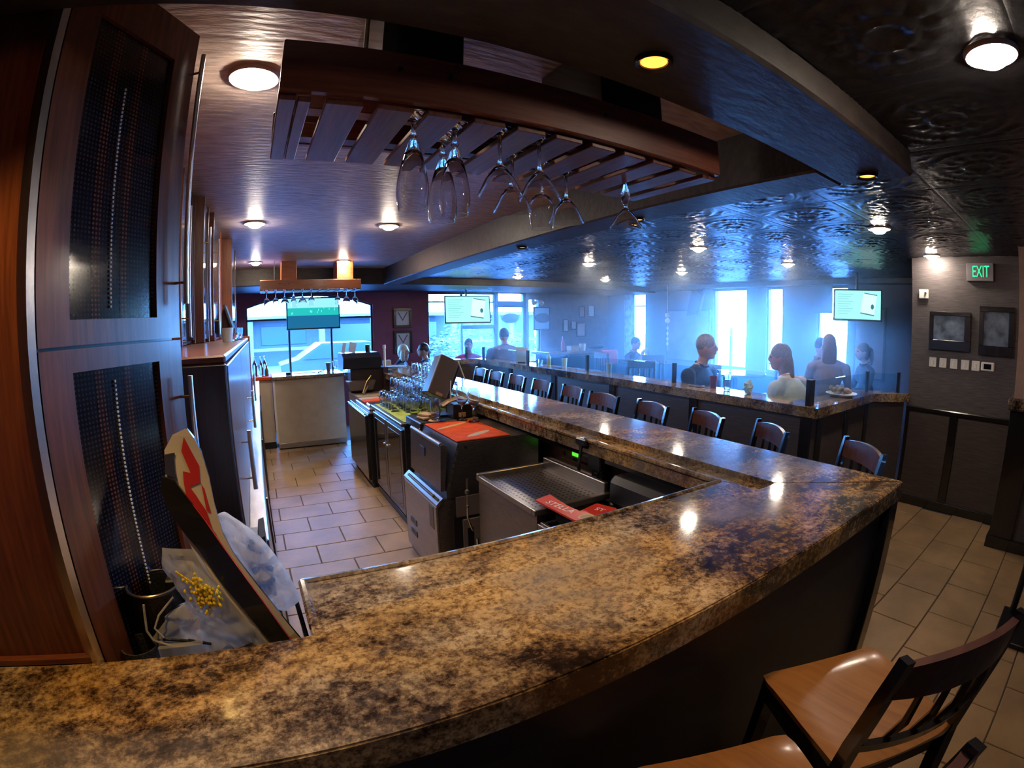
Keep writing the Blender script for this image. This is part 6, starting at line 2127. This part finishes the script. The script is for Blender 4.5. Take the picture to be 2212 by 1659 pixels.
def person(label, x, y, rz, top, shirt, pants, hair, style, lean=0.0, headturn=0.0, scale=1.0, arms='rest', bulk=1.0, vox=.011):
    """seated figure; local +Y is where the body faces; top is the height of the crown above the floor"""
    H = .90 * scale
    seat = top - H * cos(lean) - .02
    t = thing('person', label, 'person', (x, y, 0), rz)
    b = MB()
    s = scale

    def T(p):      # lean the upper body forwards about the hip
        px, py, pz = p[0] * s, p[1] * s, p[2] * s
        c_, s_ = cos(lean), sin(lean)
        return (px, py * c_ + pz * s_, seat + pz * c_ - py * s_)

    def E(c, r, turn=False):
        m = MB().ellipsoid((0, 0, 0), tuple(k * s for k in r), 18, 12)
        M4 = Matrix.Translation(T(c)) @ Matrix.Rotation(headturn if turn else 0, 4, 'Z') @ Matrix.Rotation(-lean * (.3 if turn else 1), 4, 'X')
        b.add(m.v, m.f, 0, True, M4)
    k = bulk
    E((0, -.02, .09), (.175 * k, .13 * k, .13))
    E((0, .0, .24), (.155 * k, .115 * k, .16))
    E((0, -.005, .42), (.165 * k, .11 * k, .17))
    E((0, -.015, .515), (.165 * k, .085, .075))
    for sg in (-1, 1):
        capsule(b, T((sg * .035, -.012, .585)), T((sg * .175 * k, -.012, .528)), .050 * s, .050 * s)
        E((sg * .075 * k, .06, .43), (.075, .050, .08))
    capsule(b, T((0, -.01, .56)), T((0, .015, .67)), .058 * s, .052 * s)
    HC = (0, .03, .775)
    E(HC, (.074, .094, .118), True)
    hm = Matrix.Translation(T(HC)) @ Matrix.Rotation(headturn, 4, 'Z') @ Matrix.Rotation(-lean * .3, 4, 'X')

    def HE(c, r, tgt=None, seg=10, rg=8):
        m = MB().ellipsoid(tuple(q * s for q in c), tuple(q * s for q in r), seg, rg)
        (tgt or b).add(m.v, m.f, 0, True, hm)
    HE((0, .045, -.075), (.046, .045, .038))           # jaw
    HE((0, .098, -.012), (.013, .020, .024))           # nose
    HE((0, .090, .022), (.045, .012, .010))            # brow
    HE((0, .088, -.052), (.024, .010, .010))           # mouth
    for sg in (-1, 1):
        HE((sg * .075, -.005, -.008), (.010, .018, .030))   # ears
    for sg in (-1, 1):
        sh = T((sg * .190 * k, -.01, .512))
        b.ellipsoid(sh, (.058 * s * k, .058 * s, .060 * s), 12, 9)
        if arms == 'rest':
            el, wr, hd = T((sg * .245 * k, .08, .30)), T((sg * .14, .30, .285)), T((sg * .11, .37, .285))
        elif arms == 'up':
            el, wr, hd = T((sg * .235 * k, .14, .33)), T((sg * .10, .26, .56)), T((sg * .07, .26, .63))
        else:
            el, wr, hd = T((sg * .25 * k, -.02, .27)), T((sg * .20, .15, .13)), T((sg * .17, .22, .11))
        capsule(b, sh, el, .057 * s * k, .047 * s)
        capsule(b, el, wr, .043 * s, .029 * s)
        wv, hv = Vector(wr), Vector(hd)
        dv = (hv - wv).normalized()
        side = dv.cross(Vector((0, 0, 1)))
        if side.length < .1:
            side = Vector((1, 0, 0))
        side.normalize()
        nrm = side.cross(dv)
        palm = wv + dv * .045 * s
        capsule(b, wv, palm + dv * .03 * s, .026 * s, .034 * s)
        for f in range(4):
            o_ = (f - 1.5) * .019 * s
            a0 = palm + dv * .045 * s + side * o_
            L = (.060, .068, .064, .050)[f] * s
            a1 = a0 + dv * L * .6 - nrm * .006 * s
            capsule(b, a0, a1, .0095 * s, .009 * s, 6)
            capsule(b, a1, a1 + dv * L * .45 - nrm * .02 * s, .009 * s, .0075 * s, 6)
        th0 = palm - side * sg * .026 * s
        capsule(b, th0, th0 - side * sg * .022 * s + dv * .045 * s, .011 * s, .009 * s, 6)
        hip = (sg * .095 * s * k, .02 * s, seat + .075 * s)
        kn = (sg * .13 * s, .43 * s, seat + .07 * s)
        an = (sg * .12 * s, .40 * s, seat - .36 * s)
        capsule(b, hip, kn, .085 * s * k, .058 * s)
        capsule(b, kn, an, .056 * s, .038 * s)
        b.ellipsoid((an[0], an[1] + .06 * s, an[2] - .04 * s), (.042 * s, .115 * s, .036 * s), 12, 8)
    me = b.mesh('body', [M['skin'], M[shirt], M[pants]])
    o = bpy.data.objects.new('body', me)
    COL.objects.link(o)
    md = o.modifiers.new('Remesh', 'REMESH')
    md.mode = 'VOXEL'
    md.voxel_size = vox
    sm = o.modifiers.new('Smooth', 'SMOOTH')
    sm.iterations = 3
    sm.factor = .5
    dg = bpy.context.evaluated_depsgraph_get()
    me2 = bpy.data.meshes.new_from_object(o.evaluated_get(dg))
    o.modifiers.clear()
    o.data = me2
    me2.materials.clear()
    for m in (M['skin'], M[shirt], M[pants]):
        me2.materials.append(m)
    neck = Vector(T((0, 0, .612)))
    up = (Vector(T((0, 0, 1))) - Vector(T((0, 0, 0)))).normalized()
    wr_pts = []
    idx = []
    wz = T((0, 0, .0))[2]
    wl_ = []
    for sg in (-1, 1):
        if arms == 'rest':
            wl_.append(Vector(T((sg * .125, .335, .285))))
        elif arms == 'up':
            wl_.append(Vector(T((sg * .085, .26, .60))))
        else:
            wl_.append(Vector(T((sg * .18, .20, .115))))
    for p in me2.polygons:
        c = p.center
        if (c - neck).dot(up) > 0 and abs(c.x) < .13 * s:
            mi = 0
        elif any((c - w).length < .115 * s and (c - w).dot((w - Vector(T((0, 0, .45)))).normalized()) > -.055 * s for w in wl_) and abs((c - neck).length) > .2 * s:
            mi = 0
        elif c.z < seat + .105 * s and (c.y > .06 * s or c.z < seat + .06 * s):
            mi = 2
        else:
            mi = 1
        idx.append(mi)
    me2.polygons.foreach_set('material_index', idx)
    me2.polygons.foreach_set('use_smooth', [True] * len(idx))
    o.parent = t
    cl = MB()
    cl.tube([Vector(T((.068 * cos(q * pi / 8), .004 + .062 * sin(q * pi / 8), .612 - .012 * sin(q * pi / 8)))) for q in range(17)], .012 * s, 8)
    cl.build('collar', M[shirt], t, world=False)
    lip = MB()
    HE((0, .097, -.052), (.022, .006, .006), lip)
    lip.build('mouth', M['lips'], t, world=False)
    for sg in (-1, 1):
        m = MB()
        HE((sg * .030, .083, .006), (.012, .010, .008), m)
        m.build('eye', M['eye'], t, world=False)
    hb = MB()
    HE((0, -.010, .030), (.083, .098, .098), hb, 20, 14)
    if style in ('long', 'tail', 'bob'):
        HE((0, -.045, -.02), (.082, .066, .11), hb, 18, 12)
    if style == 'long':
        for sg in (-1, 1):
            HE((sg * .062, -.045, -.10), (.032, .045, .13), hb, 12, 10)
        HE((0, -.080, -.15), (.088, .045, .20), hb, 16, 12)
    if style == 'bob':
        for sg in (-1, 1):
            HE((sg * .072, .015, -.07), (.024, .05, .11), hb, 12, 10)
    if style == 'tail':
        HE((0, -.115, .03), (.030, .035, .035), hb, 12, 8)
        HE((0, -.15, -.07), (.030, .030, .12), hb, 12, 10)
    ho = hb.build('hair', M[hair], t, world=False)
    rm = ho.modifiers.new('Remesh', 'REMESH')
    rm.mode = 'VOXEL'
    rm.voxel_size = .009
    rm.use_smooth_shade = True
    return t, seat


def rzto(fx, fy):
    return atan2(-fx, fy)


PPL = [
    ('blonde woman in a dark top sitting below the lower framed print', 2.40, 8.45, rzto(.75, -.66), 1.395, 'cloth_black', 'denim', 'hair_blonde', 'bob', .08, 0, 1, 'rest', .95),
    ('dark-haired man in a dark shirt turned towards the blonde woman', 2.76, 7.95, rzto(-.95, .25), 1.42, 'cloth_navy', 'denim', 'hair_dark', 'short', .05, 0, 1, 'rest', 1.05),
    ('person in a bright pink jacket sitting before the back window', 3.66, 8.25, rzto(-.35, -.93), 1.475, 'cloth_pink', 'denim', 'hair_dark', 'short', .05, 0, 1, 'rest', 1.05),
    ('broad man in a grey jacket seen from behind before the glass door', 4.10, 7.66, rzto(.25, .97), 1.65, 'cloth_grey', 'denim', 'hair_dark', 'short', .06, 0, 1.08, 'rest', 1.2),
    ('large dark-clothed man at the half wall, turned to the right', 4.27, 3.55, rzto(.25, -.97), 1.63, 'cloth_navy', 'denim', 'hair_grey', 'short', .10, radians(22), 1.15, 'rest', 1.3),
    ('woman in a white top leaning on the half wall, seen from behind', 4.46, 2.36, rzto(-.10, .99), 1.57, 'cloth_white', 'denim', 'hair_grey', 'long', .22, radians(24), 1.12, 'rest', 1.38),
    ('person with long hair seen from behind before the last bright window', 5.45, 2.51, rzto(.85, .5), 1.665, 'cloth_grey', 'denim', 'hair_brown', 'long', .05, 0, 1, 'rest', 1.05),
    ('girl with a ponytail and dark top looking left beside the menu television', 6.20, 2.30, rzto(-.75, .66), 1.575, 'cloth_black', 'denim', 'hair_brown', 'tail', .10, 0, .9, 'rest', .92),
    ('person in brown partly hidden left of the long-haired person', 6.35, 3.12, rzto(.3, -.95), 1.60, 'cloth_brown', 'denim', 'hair_dark', 'short', .05, radians(20), .95, 'rest', .95),
    ('person in dark blue drinking at the curtained window table', 6.62, 7.15, rzto(.2, -.98), 1.46, 'cloth_navy', 'denim', 'hair_dark', 'short', .10, 0, 1, 'up', 1),
]
seats = []
for a in PPL:
    t, sz_ = person(*a)
    seats.append((a, sz_))
# plain seats under the people
for k, (a, sz_) in enumerate(seats):
    x, y, rz = a[1], a[2], a[3]
    t = thing('seat_stool', 'dark round stool under the ' + ' '.join(a[0].split()[:9]), 'stool', (x, y, 0), rz)
    MB().lathe([(0, sz_ - .07), (.17, sz_ - .07), (.18, sz_ - .06), (.18, sz_ - .03), (.17, sz_ - .022), (0, sz_ - .022)], 20).build('seat', M['darkwood'], t, world=False)
    MB().lathe([(.03, .03), (.028, sz_ - .07)], 10).build('pedestal', M['blackmetal'], t, world=False)
    MB().lathe([(0, 0), (.2, 0), (.2, .012), (.04, .035), (0, .035)], 18).build('foot', M['blackmetal'], t, world=False)
